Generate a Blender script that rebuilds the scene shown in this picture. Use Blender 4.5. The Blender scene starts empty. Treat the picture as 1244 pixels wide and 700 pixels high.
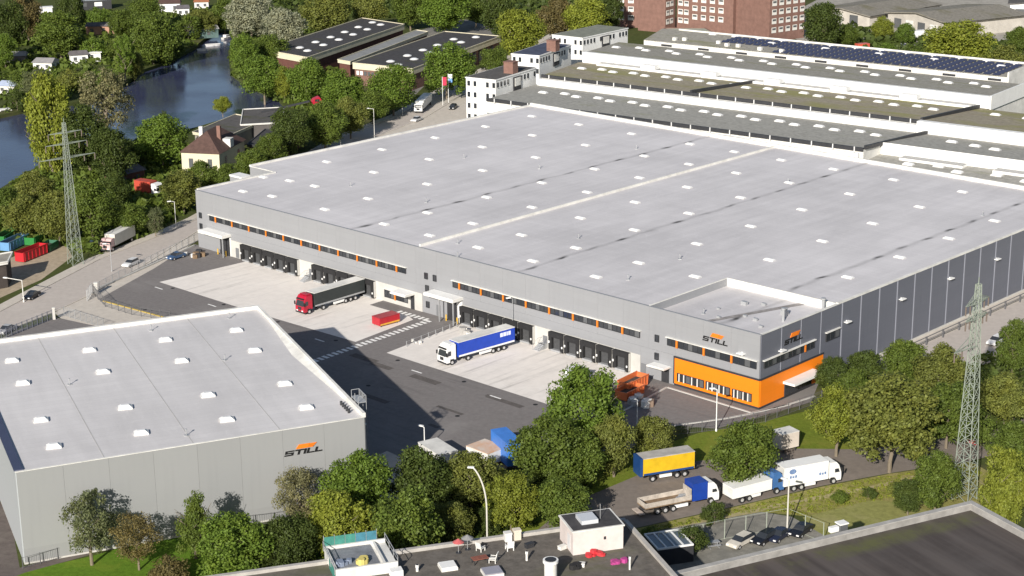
import bpy, math, random
import numpy as np
from mathutils import Vector, Matrix
from mathutils.geometry import delaunay_2d_cdt, tessellate_polygon
random.seed(7)
R = math.radians
scene = bpy.context.scene
C = scene.collection

# ------------------------------------------------------------------ camera
FPX, PITCH, ROLL, CAMH = 2158.37, R(16.888), R(-0.6224), 106.0
cam = bpy.data.cameras.new('camera')
cam.lens = 36.0 * FPX / 1244.0
cam.sensor_width = 36.0
cam.clip_start, cam.clip_end = 1.0, 20000.0
camo = bpy.data.objects.new('camera', cam)
C.objects.link(camo)
camo.matrix_world = Matrix.Translation((0, 0, CAMH)) @ Matrix.Rotation(R(90) - PITCH, 4, 'X') @ Matrix.Rotation(ROLL, 4, 'Z')
scene.camera = camo

# ------------------------------------------------------------------ sky, sun, exposure
SUN_TO = Vector((9.30, 29.26, -13.62)).normalized()      # the way the sunlight travels
world = bpy.data.worlds.new('World')
scene.world = world
world.use_nodes = True
wn = world.node_tree
sky = wn.nodes.new('ShaderNodeTexSky')
sky.sky_type = 'NISHITA'
sky.sun_disc = False
sky.sun_elevation = math.asin(-SUN_TO.z)
sky.sun_rotation = math.atan2(-SUN_TO.x, -SUN_TO.y)
sky.air_density, sky.dust_density, sky.ozone_density = 1.0, 1.0, 1.6
bg = wn.nodes['Background']
bg.inputs['Strength'].default_value = 0.064
wn.links.new(sky.outputs['Color'], bg.inputs['Color'])
sl = bpy.data.lights.new('sun', 'SUN')
sl.energy, sl.angle, sl.color = 4.85, R(0.53), (1.0, 0.94, 0.86)
so = bpy.data.objects.new('sun', sl)
C.objects.link(so)
so.rotation_euler = SUN_TO.to_track_quat('-Z', 'Y').to_euler()
scene.view_settings.view_transform = 'Standard'
scene.view_settings.look = 'None'
scene.view_settings.exposure = 0.45
scene.view_settings.gamma = 1.0
scene.cycles.max_bounces = 6
scene.cycles.transparent_max_bounces = 8

# ------------------------------------------------------------------ survey: photo pixel -> point of the place at height z
def U(px, py, z=0.0):
    u, v = px - 622.0, py - 350.0
    u, v = u * math.cos(ROLL) + v * math.sin(ROLL), -u * math.sin(ROLL) + v * math.cos(ROLL)
    d = Vector((u, FPX * math.cos(PITCH) - v * math.sin(PITCH), -FPX * math.sin(PITCH) - v * math.cos(PITCH)))
    return Vector((0, 0, CAMH)) + d * ((z - CAMH) / d.z)

class Frame:
    def __init__(s, x, y, yaw):
        s.o, s.yaw = Vector((x, y)), yaw
        s.a, s.b = Vector((math.cos(yaw), math.sin(yaw))), Vector((-math.sin(yaw), math.cos(yaw)))
    def w(s, x, y, z=0.0):
        p = s.o + s.a * x + s.b * y
        return Vector((p.x, p.y, z))
    def l(s, px, py, z=0.0):
        p = U(px, py, z).to_2d() - s.o
        return p.dot(s.a), p.dot(s.b)

HALL = Frame(-69.913, 383.746, -0.76106)
SMALL = Frame(-66.94, 221.645, 0.40167)
_f = HALL.w(0, 127.7)
FACT = Frame(_f.x, _f.y, -0.76106 + math.atan(0.112))

# ------------------------------------------------------------------ materials
MATS = {}
def mat(name, col, rough=0.75, metal=0.0, var=0.18, scale=0.5, bump=0.0, spec=0.4, dirt=None, detail=5.0, world_pos=False, contrast=(0.3, 0.7)):
    if name in MATS: return MATS[name]
    m = bpy.data.materials.new(name)
    m.use_nodes = True
    nt = m.node_tree
    b = nt.nodes['Principled BSDF']
    b.inputs['Roughness'].default_value = rough
    b.inputs['Metallic'].default_value = metal
    b.inputs['Specular IOR Level'].default_value = spec
    if var > 0:
        if world_pos:
            co = nt.nodes.new('ShaderNodeNewGeometry').outputs['Position']
        else:
            co = nt.nodes.new('ShaderNodeTexCoord').outputs['Object']
        n = nt.nodes.new('ShaderNodeTexNoise')
        n.inputs['Scale'].default_value = scale
        n.inputs['Detail'].default_value = detail
        n.inputs['Roughness'].default_value = 0.62
        nt.links.new(co, n.inputs['Vector'])
        rp = nt.nodes.new('ShaderNodeValToRGB')
        e = rp.color_ramp.elements
        c2 = dirt if dirt else tuple(c * (1 - var) for c in col)
        c1 = tuple(min(1, c * (1 + var * 0.6)) for c in col)
        e[0].position, e[0].color = contrast[0], (*c2, 1)
        e[1].position, e[1].color = contrast[1], (*c1, 1)
        nt.links.new(n.outputs['Fac'], rp.inputs['Fac'])
        nt.links.new(rp.outputs['Color'], b.inputs['Base Color'])
        if bump:
            n2 = nt.nodes.new('ShaderNodeTexNoise')
            n2.inputs['Scale'].default_value = scale * 6
            n2.inputs['Detail'].default_value = 4
            nt.links.new(co, n2.inputs['Vector'])
            bp = nt.nodes.new('ShaderNodeBump')
            bp.inputs['Strength'].default_value = bump
            bp.inputs['Distance'].default_value = 0.3
            nt.links.new(n2.outputs['Fac'], bp.inputs['Height'])
            nt.links.new(bp.outputs['Normal'], b.inputs['Normal'])
    else:
        b.inputs['Base Color'].default_value = (*col, 1)
    MATS[name] = m
    return m

def nodes_of(name):
    m = bpy.data.materials.new(name); m.use_nodes = True
    nt = m.node_tree
    MATS[name] = m
    def N(t, **kw):
        n = nt.nodes.new(t)
        for k, v in kw.items():
            if k.startswith('i_'): n.inputs[k[2:].replace('_', ' ')].default_value = v
            else: setattr(n, k, v)
        return n
    return m, nt, N, nt.nodes['Principled BSDF'], nt.links.new

def mixc(nt, fac, a, b, blend='MIX'):
    n = nt.nodes.new('ShaderNodeMix'); n.data_type = 'RGBA'; n.blend_type = blend
    for s, v in ((0, fac), (6, a), (7, b)):
        if hasattr(v, 'is_output'): nt.links.new(v, n.inputs[s])
        else: n.inputs[s].default_value = v if s == 0 else (*v, 1)
    return n.outputs[2]

def ramp(nt, src, p0, p1, v0=0.0, v1=1.0):
    n = nt.nodes.new('ShaderNodeMapRange')
    n.inputs[1].default_value, n.inputs[2].default_value = p0, p1
    n.inputs[3].default_value, n.inputs[4].default_value = v0, v1
    nt.links.new(src, n.inputs[0])
    return n.outputs[0]

def math_(nt, op, a, b=None):
    n = nt.nodes.new('ShaderNodeMath'); n.operation = op
    for i, v in enumerate((a, b)):
        if v is None: continue
        if hasattr(v, 'is_output'): nt.links.new(v, n.inputs[i])
        else: n.inputs[i].default_value = v
    return n.outputs[0]

def membrane(name, base, valleys=(), seam=1.55, blot=0.15, grime=0.0):
    """pale roofing sheet: seams every sheet width, broad blotches, dirt that has washed into the valleys"""
    m, nt, N, b, L = nodes_of(name)
    co = N('ShaderNodeTexCoord').outputs['Object']
    sp = N('ShaderNodeSeparateXYZ'); L(co, sp.inputs[0])
    n1 = N('ShaderNodeTexNoise', i_Scale=0.045, i_Detail=6.0, i_Roughness=0.6); L(co, n1.inputs['Vector'])
    mp = N('ShaderNodeMapping'); mp.inputs['Scale'].default_value = (0.5, 0.06, 1); L(co, mp.inputs[0])
    n2 = N('ShaderNodeTexNoise', i_Scale=1.0, i_Detail=5.0); L(mp.outputs[0], n2.inputs['Vector'])
    n3 = N('ShaderNodeTexNoise', i_Scale=3.0, i_Detail=3.0); L(co, n3.inputs['Vector'])
    f = math_(nt, 'ADD', math_(nt, 'MULTIPLY', n1.outputs['Fac'], 0.55), math_(nt, 'ADD', math_(nt, 'MULTIPLY', n2.outputs['Fac'], 0.3), math_(nt, 'MULTIPLY', n3.outputs['Fac'], 0.15)))
    c = mixc(nt, ramp(nt, f, 0.38, 0.62), tuple(v * (1 - blot) for v in base), tuple(v * (1 + blot * 0.7) for v in base))
    sc = N('ShaderNodeTexNoise', i_Scale=0.11, i_Detail=3.0); sc.inputs['Distortion'].default_value = 2.2; L(co, sc.inputs['Vector'])
    c = mixc(nt, ramp(nt, math_(nt, 'ABSOLUTE', math_(nt, 'SUBTRACT', sc.outputs['Fac'], 0.5)), 0.0, 0.018, 0.22, 0.0), c, tuple(v * 1.18 for v in base))
    # sheet seams
    fr = math_(nt, 'FRACT', math_(nt, 'DIVIDE', sp.outputs[1], seam))
    sm = math_(nt, 'LESS_THAN', fr, 0.06)
    cell = N('ShaderNodeTexWhiteNoise'); cell.noise_dimensions = '1D'
    L(math_(nt, 'FLOOR', math_(nt, 'DIVIDE', sp.outputs[1], seam)), cell.inputs['W'])
    c = mixc(nt, math_(nt, 'MULTIPLY', cell.outputs['Value'], 0.13), c, tuple(v * 0.7 for v in base))
    c = mixc(nt, math_(nt, 'MULTIPLY', sm, 0.22), c, tuple(v * 0.62 for v in base))
    if valleys:
        wob = N('ShaderNodeTexNoise', i_Scale=0.16, i_Detail=4.0); L(co, wob.inputs['Vector'])
        wx = math_(nt, 'ADD', sp.outputs[0], math_(nt, 'MULTIPLY', math_(nt, 'SUBTRACT', wob.outputs['Fac'], 0.5), 2.2))
        mp2 = N('ShaderNodeMapping'); mp2.inputs['Scale'].default_value = (0.02, 0.11, 1); L(co, mp2.inputs[0])
        pat = N('ShaderNodeTexNoise', i_Scale=1.0, i_Detail=4.0); L(mp2.outputs[0], pat.inputs['Vector'])
        for vx in valleys:
            d = math_(nt, 'ABSOLUTE', math_(nt, 'SUBTRACT', wx, vx))
            wide = ramp(nt, d, 0.1, 0.9, 0.22, 0.0)
            drain = math_(nt, 'ABSOLUTE', math_(nt, 'SUBTRACT', math_(nt, 'FRACT', math_(nt, 'ADD', math_(nt, 'DIVIDE', sp.outputs[1], 8.92), vx * 0.37)), 0.5))
            amt = math_(nt, 'MULTIPLY', ramp(nt, drain, 0.03, 0.26, 1.0, 0.22), ramp(nt, pat.outputs['Fac'], 0.34, 0.56, 0.3, 1.0))
            spot = math_(nt, 'MULTIPLY', ramp(nt, d, 0.15, 0.70, 1.0, 0.0), amt)
            c = mixc(nt, math_(nt, 'MAXIMUM', wide, spot), c, (0.065, 0.06, 0.055))
    if grime:
        g = N('ShaderNodeTexNoise', i_Scale=0.35, i_Detail=8.0, i_Roughness=0.7); L(co, g.inputs['Vector'])
        c = mixc(nt, ramp(nt, g.outputs['Fac'], 0.5, 0.75, 0, grime), c, (0.10, 0.095, 0.06))
    L(c, b.inputs['Base Color'])
    b.inputs['Roughness'].default_value = 0.62
    b.inputs['Specular IOR Level'].default_value = 0.3
    return m

def moss_roof(name, base, moss, amount, light=None):
    m, nt, N, b, L = nodes_of(name)
    co = N('ShaderNodeTexCoord').outputs['Object']
    mp = N('ShaderNodeMapping'); mp.inputs['Scale'].default_value = (0.35, 1.0, 1); L(co, mp.inputs[0])
    n1 = N('ShaderNodeTexNoise', i_Scale=0.13, i_Detail=9.0, i_Roughness=0.68); L(mp.outputs[0], n1.inputs['Vector'])
    n2 = N('ShaderNodeTexNoise', i_Scale=0.9, i_Detail=6.0, i_Roughness=0.7); L(co, n2.inputs['Vector'])
    c = mixc(nt, ramp(nt, n2.outputs['Fac'], 0.3, 0.7), tuple(v * 0.72 for v in base), tuple(v * 1.3 for v in base))
    c = mixc(nt, ramp(nt, n1.outputs['Fac'], 0.62 - amount * 0.3, 0.72 - amount * 0.2, 0, 0.85), c, moss)
    if light:
        n3 = N('ShaderNodeTexNoise', i_Scale=0.25, i_Detail=7.0, i_Roughness=0.7); L(co, n3.inputs['Vector'])
        c = mixc(nt, ramp(nt, n3.outputs['Fac'], 0.55, 0.7, 0, 0.6), c, light)
    L(c, b.inputs['Base Color'])
    b.inputs['Roughness'].default_value = 0.9
    b.inputs['Specular IOR Level'].default_value = 0.15
    return m

def ground_mat(name, cols, scales, rough=0.92, bump=0.0, spec=0.12, streak=None, bv=1.0):
    """layers of noise at several scales: cols[0] is the base, each further colour shows in patches"""
    m, nt, N, b, L = nodes_of(name)
    co = N('ShaderNodeNewGeometry').outputs['Position']
    n0 = N('ShaderNodeTexNoise', i_Scale=scales[0], i_Detail=8.0, i_Roughness=0.7); L(co, n0.inputs['Vector'])
    c = mixc(nt, ramp(nt, n0.outputs['Fac'], 0.3, 0.7), tuple(v * (1 - .25 * bv) for v in cols[0]), tuple(v * (1 + .22 * bv) for v in cols[0]))
    for k, (cc, lo, amt) in enumerate(cols[1:]):
        n = N('ShaderNodeTexNoise', i_Scale=scales[1 + k], i_Detail=7.0, i_Roughness=0.66); L(co, n.inputs['Vector'])
        n.inputs['Distortion'].default_value = 0.4
        c = mixc(nt, ramp(nt, n.outputs['Fac'], lo, lo + 0.12, 0, amt), c, cc)
    if streak:                                          # tyre marks: streaks that follow the traffic, in the hall's directions
        rot = N('ShaderNodeMapping'); rot.inputs['Rotation'].default_value = (0, 0, 0.76106); L(co, rot.inputs[0])
        mp = N('ShaderNodeMapping'); mp.inputs['Scale'].default_value = (streak[1], streak[0], 1); L(rot.outputs[0], mp.inputs[0])
        n = N('ShaderNodeTexNoise', i_Scale=1.0, i_Detail=5.0, i_Roughness=0.7); L(mp.outputs[0], n.inputs['Vector'])
        big = N('ShaderNodeTexNoise', i_Scale=0.07, i_Detail=3.0); L(co, big.inputs['Vector'])
        c = mixc(nt, math_(nt, 'MULTIPLY', ramp(nt, n.outputs['Fac'], 0.52, 0.72, 0, streak[2] * 1.6), ramp(nt, big.outputs['Fac'], 0.35, 0.6)), c, tuple(v * 0.45 for v in cols[0]))
    L(c, b.inputs['Base Color'])
    b.inputs['Roughness'].default_value = rough
    b.inputs['Specular IOR Level'].default_value = spec
    if bump:
        bp = N('ShaderNodeBump', i_Strength=bump, i_Distance=0.25); L(n0.outputs['Fac'], bp.inputs['Height']); L(bp.outputs['Normal'], b.inputs['Normal'])
    return m

def leaf_mat(name, col, hue=0.5):
    m = bpy.data.materials.new(name); m.use_nodes = True
    nt = m.node_tree; nt.nodes.clear(); L = nt.links.new
    out = nt.nodes.new('ShaderNodeOutputMaterial')
    g = nt.nodes.new('ShaderNodeNewGeometry')
    oi = nt.nodes.new('ShaderNodeObjectInfo')
    nz = nt.nodes.new('ShaderNodeTexNoise'); nz.inputs['Scale'].default_value = 0.55; nz.inputs['Detail'].default_value = 3
    L(g.outputs['Position'], nz.inputs['Vector'])
    c = mixc(nt, g.outputs['Random Per Island'], tuple(v * 0.62 for v in col), tuple(v * 1.4 for v in col))
    warm = (col[0] * 1.45, col[1] * 1.25, col[2] * 0.8)
    c = mixc(nt, ramp(nt, nz.outputs['Fac'], 0.42, 0.68, 0, 0.42), c, warm)
    c2 = mixc(nt, ramp(nt, oi.outputs['Random'], 0, 1, 0.0, 0.4), c, tuple(v * 0.62 for v in col))
    d = nt.nodes.new('ShaderNodeBsdfPrincipled'); d.inputs['Roughness'].default_value = 0.55; d.inputs['Specular IOR Level'].default_value = 0.25
    t = nt.nodes.new('ShaderNodeBsdfTranslucent')
    L(c2, d.inputs['Base Color']); L(c2, t.inputs['Color'])
    mx = nt.nodes.new('ShaderNodeMixShader'); mx.inputs[0].default_value = 0.42
    L(d.outputs[0], mx.inputs[1]); L(t.outputs[0], mx.inputs[2]); L(mx.outputs[0], out.inputs['Surface'])
    MATS[name] = m
    return m

def cladding(name, col, course=1.12):
    """sandwich panels: each course a touch lighter or darker, fine joints between, rain streaks"""
    m, nt, N, b, L = nodes_of(name)
    co = N('ShaderNodeTexCoord').outputs['Object']
    sp = N('ShaderNodeSeparateXYZ'); L(co, sp.inputs[0])
    oi = N('ShaderNodeObjectInfo')
    q = math_(nt, 'DIVIDE', sp.outputs[2], course)
    cell = N('ShaderNodeTexWhiteNoise'); cell.noise_dimensions = '1D'
    L(math_(nt, 'ADD', math_(nt, 'FLOOR', q), math_(nt, 'MULTIPLY', oi.outputs['Random'], 37.0)), cell.inputs['W'])
    c = mixc(nt, cell.outputs['Value'], tuple(v * 0.98 for v in col), tuple(v * 1.02 for v in col))
    mp = N('ShaderNodeMapping'); mp.inputs['Scale'].default_value = (1.3, 1.3, 0.07); L(co, mp.inputs[0])
    n = N('ShaderNodeTexNoise', i_Scale=1.0, i_Detail=5.0); L(mp.outputs[0], n.inputs['Vector'])
    c = mixc(nt, ramp(nt, n.outputs['Fac'], 0.5, 0.75, 0, 0.12), c, tuple(v * 0.7 for v in col))
    c = mixc(nt, math_(nt, 'MULTIPLY', math_(nt, 'LESS_THAN', math_(nt, 'FRACT', q), 0.05), 0.10), c, tuple(v * 0.45 for v in col))
    L(c, b.inputs['Base Color'])
    b.inputs['Roughness'].default_value = 0.5
    b.inputs['Specular IOR Level'].default_value = 0.45
    return m
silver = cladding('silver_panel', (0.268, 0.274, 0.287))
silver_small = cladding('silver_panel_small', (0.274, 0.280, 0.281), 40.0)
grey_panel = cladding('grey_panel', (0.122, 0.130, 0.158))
strip_grey = mat('cover_strip', (0.235, 0.245, 0.285), 0.5, 0, 0.05)
plinth_m = mat('plinth', (0.50, 0.49, 0.46), 0.8, 0, 0.12, 0.35)
white = mat('white_paint', (0.78, 0.78, 0.76), 0.55, 0, 0.06, 0.6)
offwhite = mat('weathered_white', (0.68, 0.67, 0.63), 0.75, 0, 0.2, 0.4)
cream = mat('cream_paint', (0.62, 0.57, 0.42), 0.8, 0, 0.12, 0.4)
orange = cladding('orange_panel', (0.82, 0.215, 0.008), 1.2)
orange_frame = mat('orange_frame', (0.70, 0.20, 0.02), 0.5, 0, 0.0)
anthracite = mat('anthracite', (0.035, 0.036, 0.04), 0.6, 0, 0.2, 1.0)
black = mat('black_rubber', (0.018, 0.018, 0.019), 0.75, 0, 0.25, 1.0)
dockgrey = mat('dock_door', (0.065, 0.067, 0.07), 0.6, 0, 0.25, 0.7)
steel = mat('galvanised_steel', (0.42, 0.43, 0.44), 0.45, 0.35, 0.15, 0.9)
pylon_paint = mat('pylon_paint', (0.25, 0.285, 0.24), 0.6, 0.0, 0.15, 0.5)
dome = mat('skylight_dome', (0.74, 0.74, 0.73), 0.35, 0, 0.04, 0.8, spec=0.5)
curb_m = mat('skylight_curb', (0.60, 0.60, 0.59), 0.7, 0, 0.1)
copper = mat('green_fascia', (0.22, 0.28, 0.26), 0.7, 0, 0.2, 0.4)
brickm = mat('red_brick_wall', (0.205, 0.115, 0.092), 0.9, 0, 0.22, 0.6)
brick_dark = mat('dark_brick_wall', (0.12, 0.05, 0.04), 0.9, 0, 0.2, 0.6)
tile_m = mat('brown_roof_tiles', (0.095, 0.055, 0.045), 0.85, 0, 0.3, 1.2)
bitumen = moss_roof('bitumen_roof', (0.10, 0.095, 0.092), (0.07, 0.075, 0.03), 0.15, (0.13, 0.125, 0.115))
bitumen_dark = moss_roof('dark_felt_roof', (0.062, 0.06, 0.062), (0.075, 0.08, 0.03), 0.12, (0.085, 0.08, 0.078))
shed_grey = moss_roof('shed_grey_roof', (0.31, 0.295, 0.255), (0.23, 0.23, 0.13), 0.30)
shed_dark = moss_roof('shed_dark_roof', (0.345, 0.335, 0.30), (0.29, 0.29, 0.21), 0.12)
shed_moss = moss_roof('shed_mossy_roof', (0.31, 0.275, 0.205), (0.27, 0.26, 0.095), 0.50, (0.26, 0.205, 0.165))
fibre = moss_roof('fibre_cement_roof', (0.22, 0.205, 0.175), (0.15, 0.14, 0.08), 0.3)
hall_roof_m = membrane('hall_roof_membrane', (0.600, 0.580, 0.585), (51.5, 97.5, 142.2))
small_roof_m = membrane('small_hall_roof_membrane', (0.60, 0.582, 0.578), (), 1.6, 0.12)
asphalt = ground_mat('asphalt', [(0.198, 0.184, 0.178), ((0.255, 0.24, 0.23), 0.53, 0.6), ((0.15, 0.139, 0.134), 0.60, 0.5)], [1.2, 0.05, 0.09], 0.85, streak=(0.6, 0.03, 0.25), bv=.55)
road_m = ground_mat('road_asphalt', [(0.47, 0.425, 0.385), ((0.53, 0.485, 0.44), 0.55, 0.5), ((0.38, 0.345, 0.315), 0.60, 0.5)], [0.9, 0.08, 0.15], 0.88, bv=.4)
lot_m = ground_mat('lorry_park_asphalt', [(0.215, 0.185, 0.160), ((0.28, 0.24, 0.205), 0.55, 0.6), ((0.15, 0.13, 0.115), 0.60, 0.5)], [0.9, 0.09, 0.2], 0.9, bv=.6)
concrete = ground_mat('concrete_apron', [(0.74, 0.695, 0.645), ((0.78, 0.74, 0.69), 0.52, 0.6), ((0.64, 0.595, 0.545), 0.62, 0.4)], [0.6, 0.12, 0.25], 0.85, streak=(0.03, 0.75, 0.42), bv=.3)
paving = ground_mat('pale_paving', [(0.53, 0.485, 0.425), ((0.60, 0.555, 0.49), 0.55, 0.6)], [0.8, 0.15], 0.9, bv=.5)
lawn_m = ground_mat('mown_grass', [(0.145, 0.185, 0.026), ((0.21, 0.215, 0.040), 0.5, 0.7), ((0.10, 0.13, 0.022), 0.58, 0.7)], [1.5, 0.12, 0.3], 0.95, 0.5, 0.05)
meadow_m = ground_mat('rough_meadow', [(0.25, 0.235, 0.075), ((0.34, 0.29, 0.13), 0.52, 0.75), ((0.15, 0.17, 0.04), 0.60, 0.6)], [1.3, 0.22, 0.35], 0.95, 0.6, 0.05)
ground_m = ground_mat('ground_green', [(0.07, 0.085, 0.028), ((0.13, 0.115, 0.06), 0.55, 0.7), ((0.04, 0.055, 0.018), 0.55, 0.8), ((0.20, 0.18, 0.14), 0.66, 0.6)], [0.5, 0.05, 0.09, 0.03], 0.95, 0.4, 0.05)
soil = ground_mat('bare_soil', [(0.40, 0.33, 0.24), ((0.26, 0.22, 0.14), 0.58, 0.7)], [0.8, 0.25], 0.95)
paint_white = mat('road_paint', (0.82, 0.81, 0.78), 0.7, 0, 0.2, 1.5)
tyre_m = mat('tyre', (0.02, 0.02, 0.02), 0.8, 0, 0)
rim_m = mat('wheel_rim', (0.6, 0.6, 0.6), 0.4, 0.4, 0)
wood = mat('weathered_wood', (0.22, 0.15, 0.09), 0.85, 0, 0.35, 1.5)
trunk_m = mat('bark', (0.20, 0.165, 0.12), 0.9, 0, 0.3, 2.0)
def glassm(name, col, rough=0.12):
    m = bpy.data.materials.new(name); m.use_nodes = True
    b = m.node_tree.nodes['Principled BSDF']
    b.inputs['Base Color'].default_value = (*col, 1); b.inputs['Roughness'].default_value = rough
    b.inputs['Specular IOR Level'].default_value = 0.8
    MATS[name] = m
    return m
glass = glassm('window_glass', (0.03, 0.034, 0.04))
glass_grey = glassm('grey_glass', (0.10, 0.105, 0.11), 0.25)
solar = glassm('solar_glass', (0.042, 0.047, 0.085), 0.3)
def paint(name, col, rough=0.35, var=0.16):
    return mat('paint_' + name, col, rough, 0, var, 0.7, spec=0.5)
wm, wnt, WN, wb, WL = nodes_of('canal_water')
wb.inputs['Base Color'].default_value = (0.045, 0.052, 0.105, 1)
wb.inputs['Roughness'].default_value = 0.12
wb.inputs['Specular IOR Level'].default_value = 0.5
_n = WN('ShaderNodeTexNoise', i_Scale=0.7, i_Detail=5.0); _n2 = WN('ShaderNodeTexNoise', i_Scale=0.05, i_Detail=3.0)
_p = WN('ShaderNodeNewGeometry').outputs['Position']
WL(_p, _n.inputs['Vector']); WL(_p, _n2.inputs['Vector'])
_b = WN('ShaderNodeBump', i_Strength=0.35, i_Distance=0.07); WL(_n.outputs['Fac'], _b.inputs['Height']); WL(_b.outputs['Normal'], wb.inputs['Normal'])
WL(ramp(wnt, _n2.outputs['Fac'], 0.35, 0.65, 0.08, 0.22), wb.inputs['Roughness'])

# ------------------------------------------------------------------ mesh helpers
class MB:
    def __init__(s): s.v, s.f, s.m = [], [], []
    def add(s, vs, fs, m=0):
        k = len(s.v); s.v += [tuple(v) for v in vs]; s.f += [tuple(i + k for i in f) for f in fs]; s.m += [m] * len(fs)
        return s
    def box(s, x0, y0, z0, x1, y1, z1, m=0, top=None):
        if x0 > x1: x0, x1 = x1, x0
        if y0 > y1: y0, y1 = y1, y0
        if z0 > z1: z0, z1 = z1, z0
        v = [(x0, y0, z0), (x1, y0, z0), (x1, y1, z0), (x0, y1, z0), (x0, y0, z1), (x1, y0, z1), (x1, y1, z1), (x0, y1, z1)]
        s.add(v, [(0, 3, 2, 1), (0, 1, 5, 4), (1, 2, 6, 5), (2, 3, 7, 6), (3, 0, 4, 7)], m)
        return s.add(v[4:], [(0, 1, 2, 3)], m if top is None else top)
    def prism(s, pts, z0, z1, m=0, top=None):
        n = len(pts)
        if sum(pts[i][0] * pts[(i + 1) % n][1] - pts[(i + 1) % n][0] * pts[i][1] for i in range(n)) < 0: pts = pts[::-1]
        lo = [(p[0], p[1], z0) for p in pts]; hi = [(p[0], p[1], z1) for p in pts]
        s.add(lo + hi, [(i, (i + 1) % n, n + (i + 1) % n, n + i) for i in range(n)], m)
        s.add(hi, [tuple(range(n))], m if top is None else top)
        return s.add(lo, [tuple(range(n))[::-1]], m)
    def extrude_y(s, prof, y0, y1, m=0):
        """profile in x,z swept along y"""
        n = len(prof)
        A = [(p[0], y0, p[1]) for p in prof]; B = [(p[0], y1, p[1]) for p in prof]
        s.add(A + B, [(i, (i + 1) % n, n + (i + 1) % n, n + i) for i in range(n)], m)
        s.add(A, [tuple(range(n))[::-1]], m)
        return s.add(B, [tuple(range(n))], m)
    def poly(s, pts, m=0): return s.add(pts, [tuple(range(len(pts)))], m)
    def bar(s, p, q, r=0.05, m=0, n=4, r2=None):
        p, q = Vector(p), Vector(q); d = (q - p)
        if d.length < 1e-6: return s
        d.normalize(); u = d.cross(Vector((0, 0, 1)))
        if u.length < 1e-3: u = Vector((1, 0, 0))
        u.normalize(); w = d.cross(u); r2 = r if r2 is None else r2
        A = [p + (u * math.cos(2 * math.pi * (i + .5) / n) + w * math.sin(2 * math.pi * (i + .5) / n)) * r for i in range(n)]
        B = [q + (u * math.cos(2 * math.pi * (i + .5) / n) + w * math.sin(2 * math.pi * (i + .5) / n)) * r2 for i in range(n)]
        s.add(A + B, [(i, (i + 1) % n, n + (i + 1) % n, n + i) for i in range(n)], m)
        return s.add(A + B, [tuple(range(n))[::-1], tuple(range(n, 2 * n))], m)
    def cyl(s, x, y, z0, z1, r, m=0, n=12, r2=None): return s.bar((x, y, z0), (x, y, z1), r, m, n, r2)
    def wheel(s, x, y, z, r, w, m=0, n=14): return s.bar((x, y - w / 2, z), (x, y + w / 2, z), r, m, n)
    def mesh(s, name, mats):
        me = bpy.data.meshes.new(name); me.from_pydata(s.v, [], s.f)
        for m in (mats if isinstance(mats, (list, tuple)) else [mats]): me.materials.append(m)
        me.polygons.foreach_set('material_index', s.m); me.update()
        return me
    def build(s, name, mats, parent=None, **kw): return link(name, s.mesh(name, mats), parent, **kw)

def link(name, me, parent=None, loc=None, rotz=None, kind=None, scale=None):
    o = bpy.data.objects.new(name, me); C.objects.link(o)
    if parent: o.parent = parent
    if loc is not None: o.location = loc
    if rotz is not None: o.rotation_euler = (0, 0, rotz)
    if scale is not None: o.scale = scale
    if kind: o['kind'] = kind
    return o
def tag(o, label, cat, group=None):
    o['label'] = label; o['category'] = cat
    if group: o['group'] = group
    return o
def thing(name, label, cat, loc=(0, 0, 0), rotz=0.0, group=None):
    return tag(link(name, None, None, loc, rotz), label, cat, group)
def in_frame(name, label, cat, fr, group=None, x=0, y=0): return thing(name, label, cat, fr.w(x, y), fr.yaw, group)
def dup(root, loc, rotz, label=None):
    r = root.copy(); C.objects.link(r); r.location = loc; r.rotation_euler = (0, 0, rotz)
    if label: r['label'] = label
    for ch in root.children:
        c = ch.copy(); C.objects.link(c); c.parent = r
        for g in ch.children:
            d = g.copy(); C.objects.link(d); d.parent = c
    return r
def sheet(name, pts, m, z, kind='structure'):
    """a flat ground sheet through world points"""
    P = [Vector((p[0], p[1], z)) for p in pts]
    b = MB(); k = tessellate_polygon([P])
    for t in k:
        a, bb, c = (P[i] for i in t)
        if (bb - a).cross(c - a).z < 0: bb, c = c, bb
        b.add([a, bb, c], [(0, 1, 2)])
    return b.build(name, m, kind=kind)
def px(*pts, z=0.0): return [U(x, y, z) for x, y in pts]
# ------------------------------------------------------------------ ground, water, roads
WATER = px((-120, 285), (0, 229), (28, 212), (70, 190), (130, 176), (190, 166), (240, 154), (300, 136), (348, 131), (338, 119), (300, 102), (280, 88), (277, 62), (290, 40), (262, 36), (235, 58), (205, 74), (170, 86), (155, 99), (120, 118), (60, 130), (28, 134), (0, 140), (-120, 172))
def ground():
    outer = [Vector((x, y, 0)) for x, y in ((-9000, -2000), (9000, -2000), (9000, 14000), (-9000, 14000))]
    hole = [Vector((p.x, p.y, 0)) for p in WATER]
    P = outer + hole
    b = MB()
    for t in tessellate_polygon([outer, hole]):
        a, c, d = (P[i] for i in t)
        if (c - a).cross(d - a).z < 0: c, d = d, c
        b.add([a, c, d], [(0, 1, 2)])
    n = len(hole)
    for i in range(n):
        p, q = hole[i], hole[(i + 1) % n]
        b.poly([p, q, q + Vector((0, 0, -2.5)), p + Vector((0, 0, -2.5))])
    b.build('ground', ground_m, kind='structure')
    c = Vector((0, 0, 0))
    for p in hole: c += p
    c /= n
    sheet('canal_water', [c + (p - c) * 1.03 for p in hole], wm, -1.1)
ground()
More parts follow.
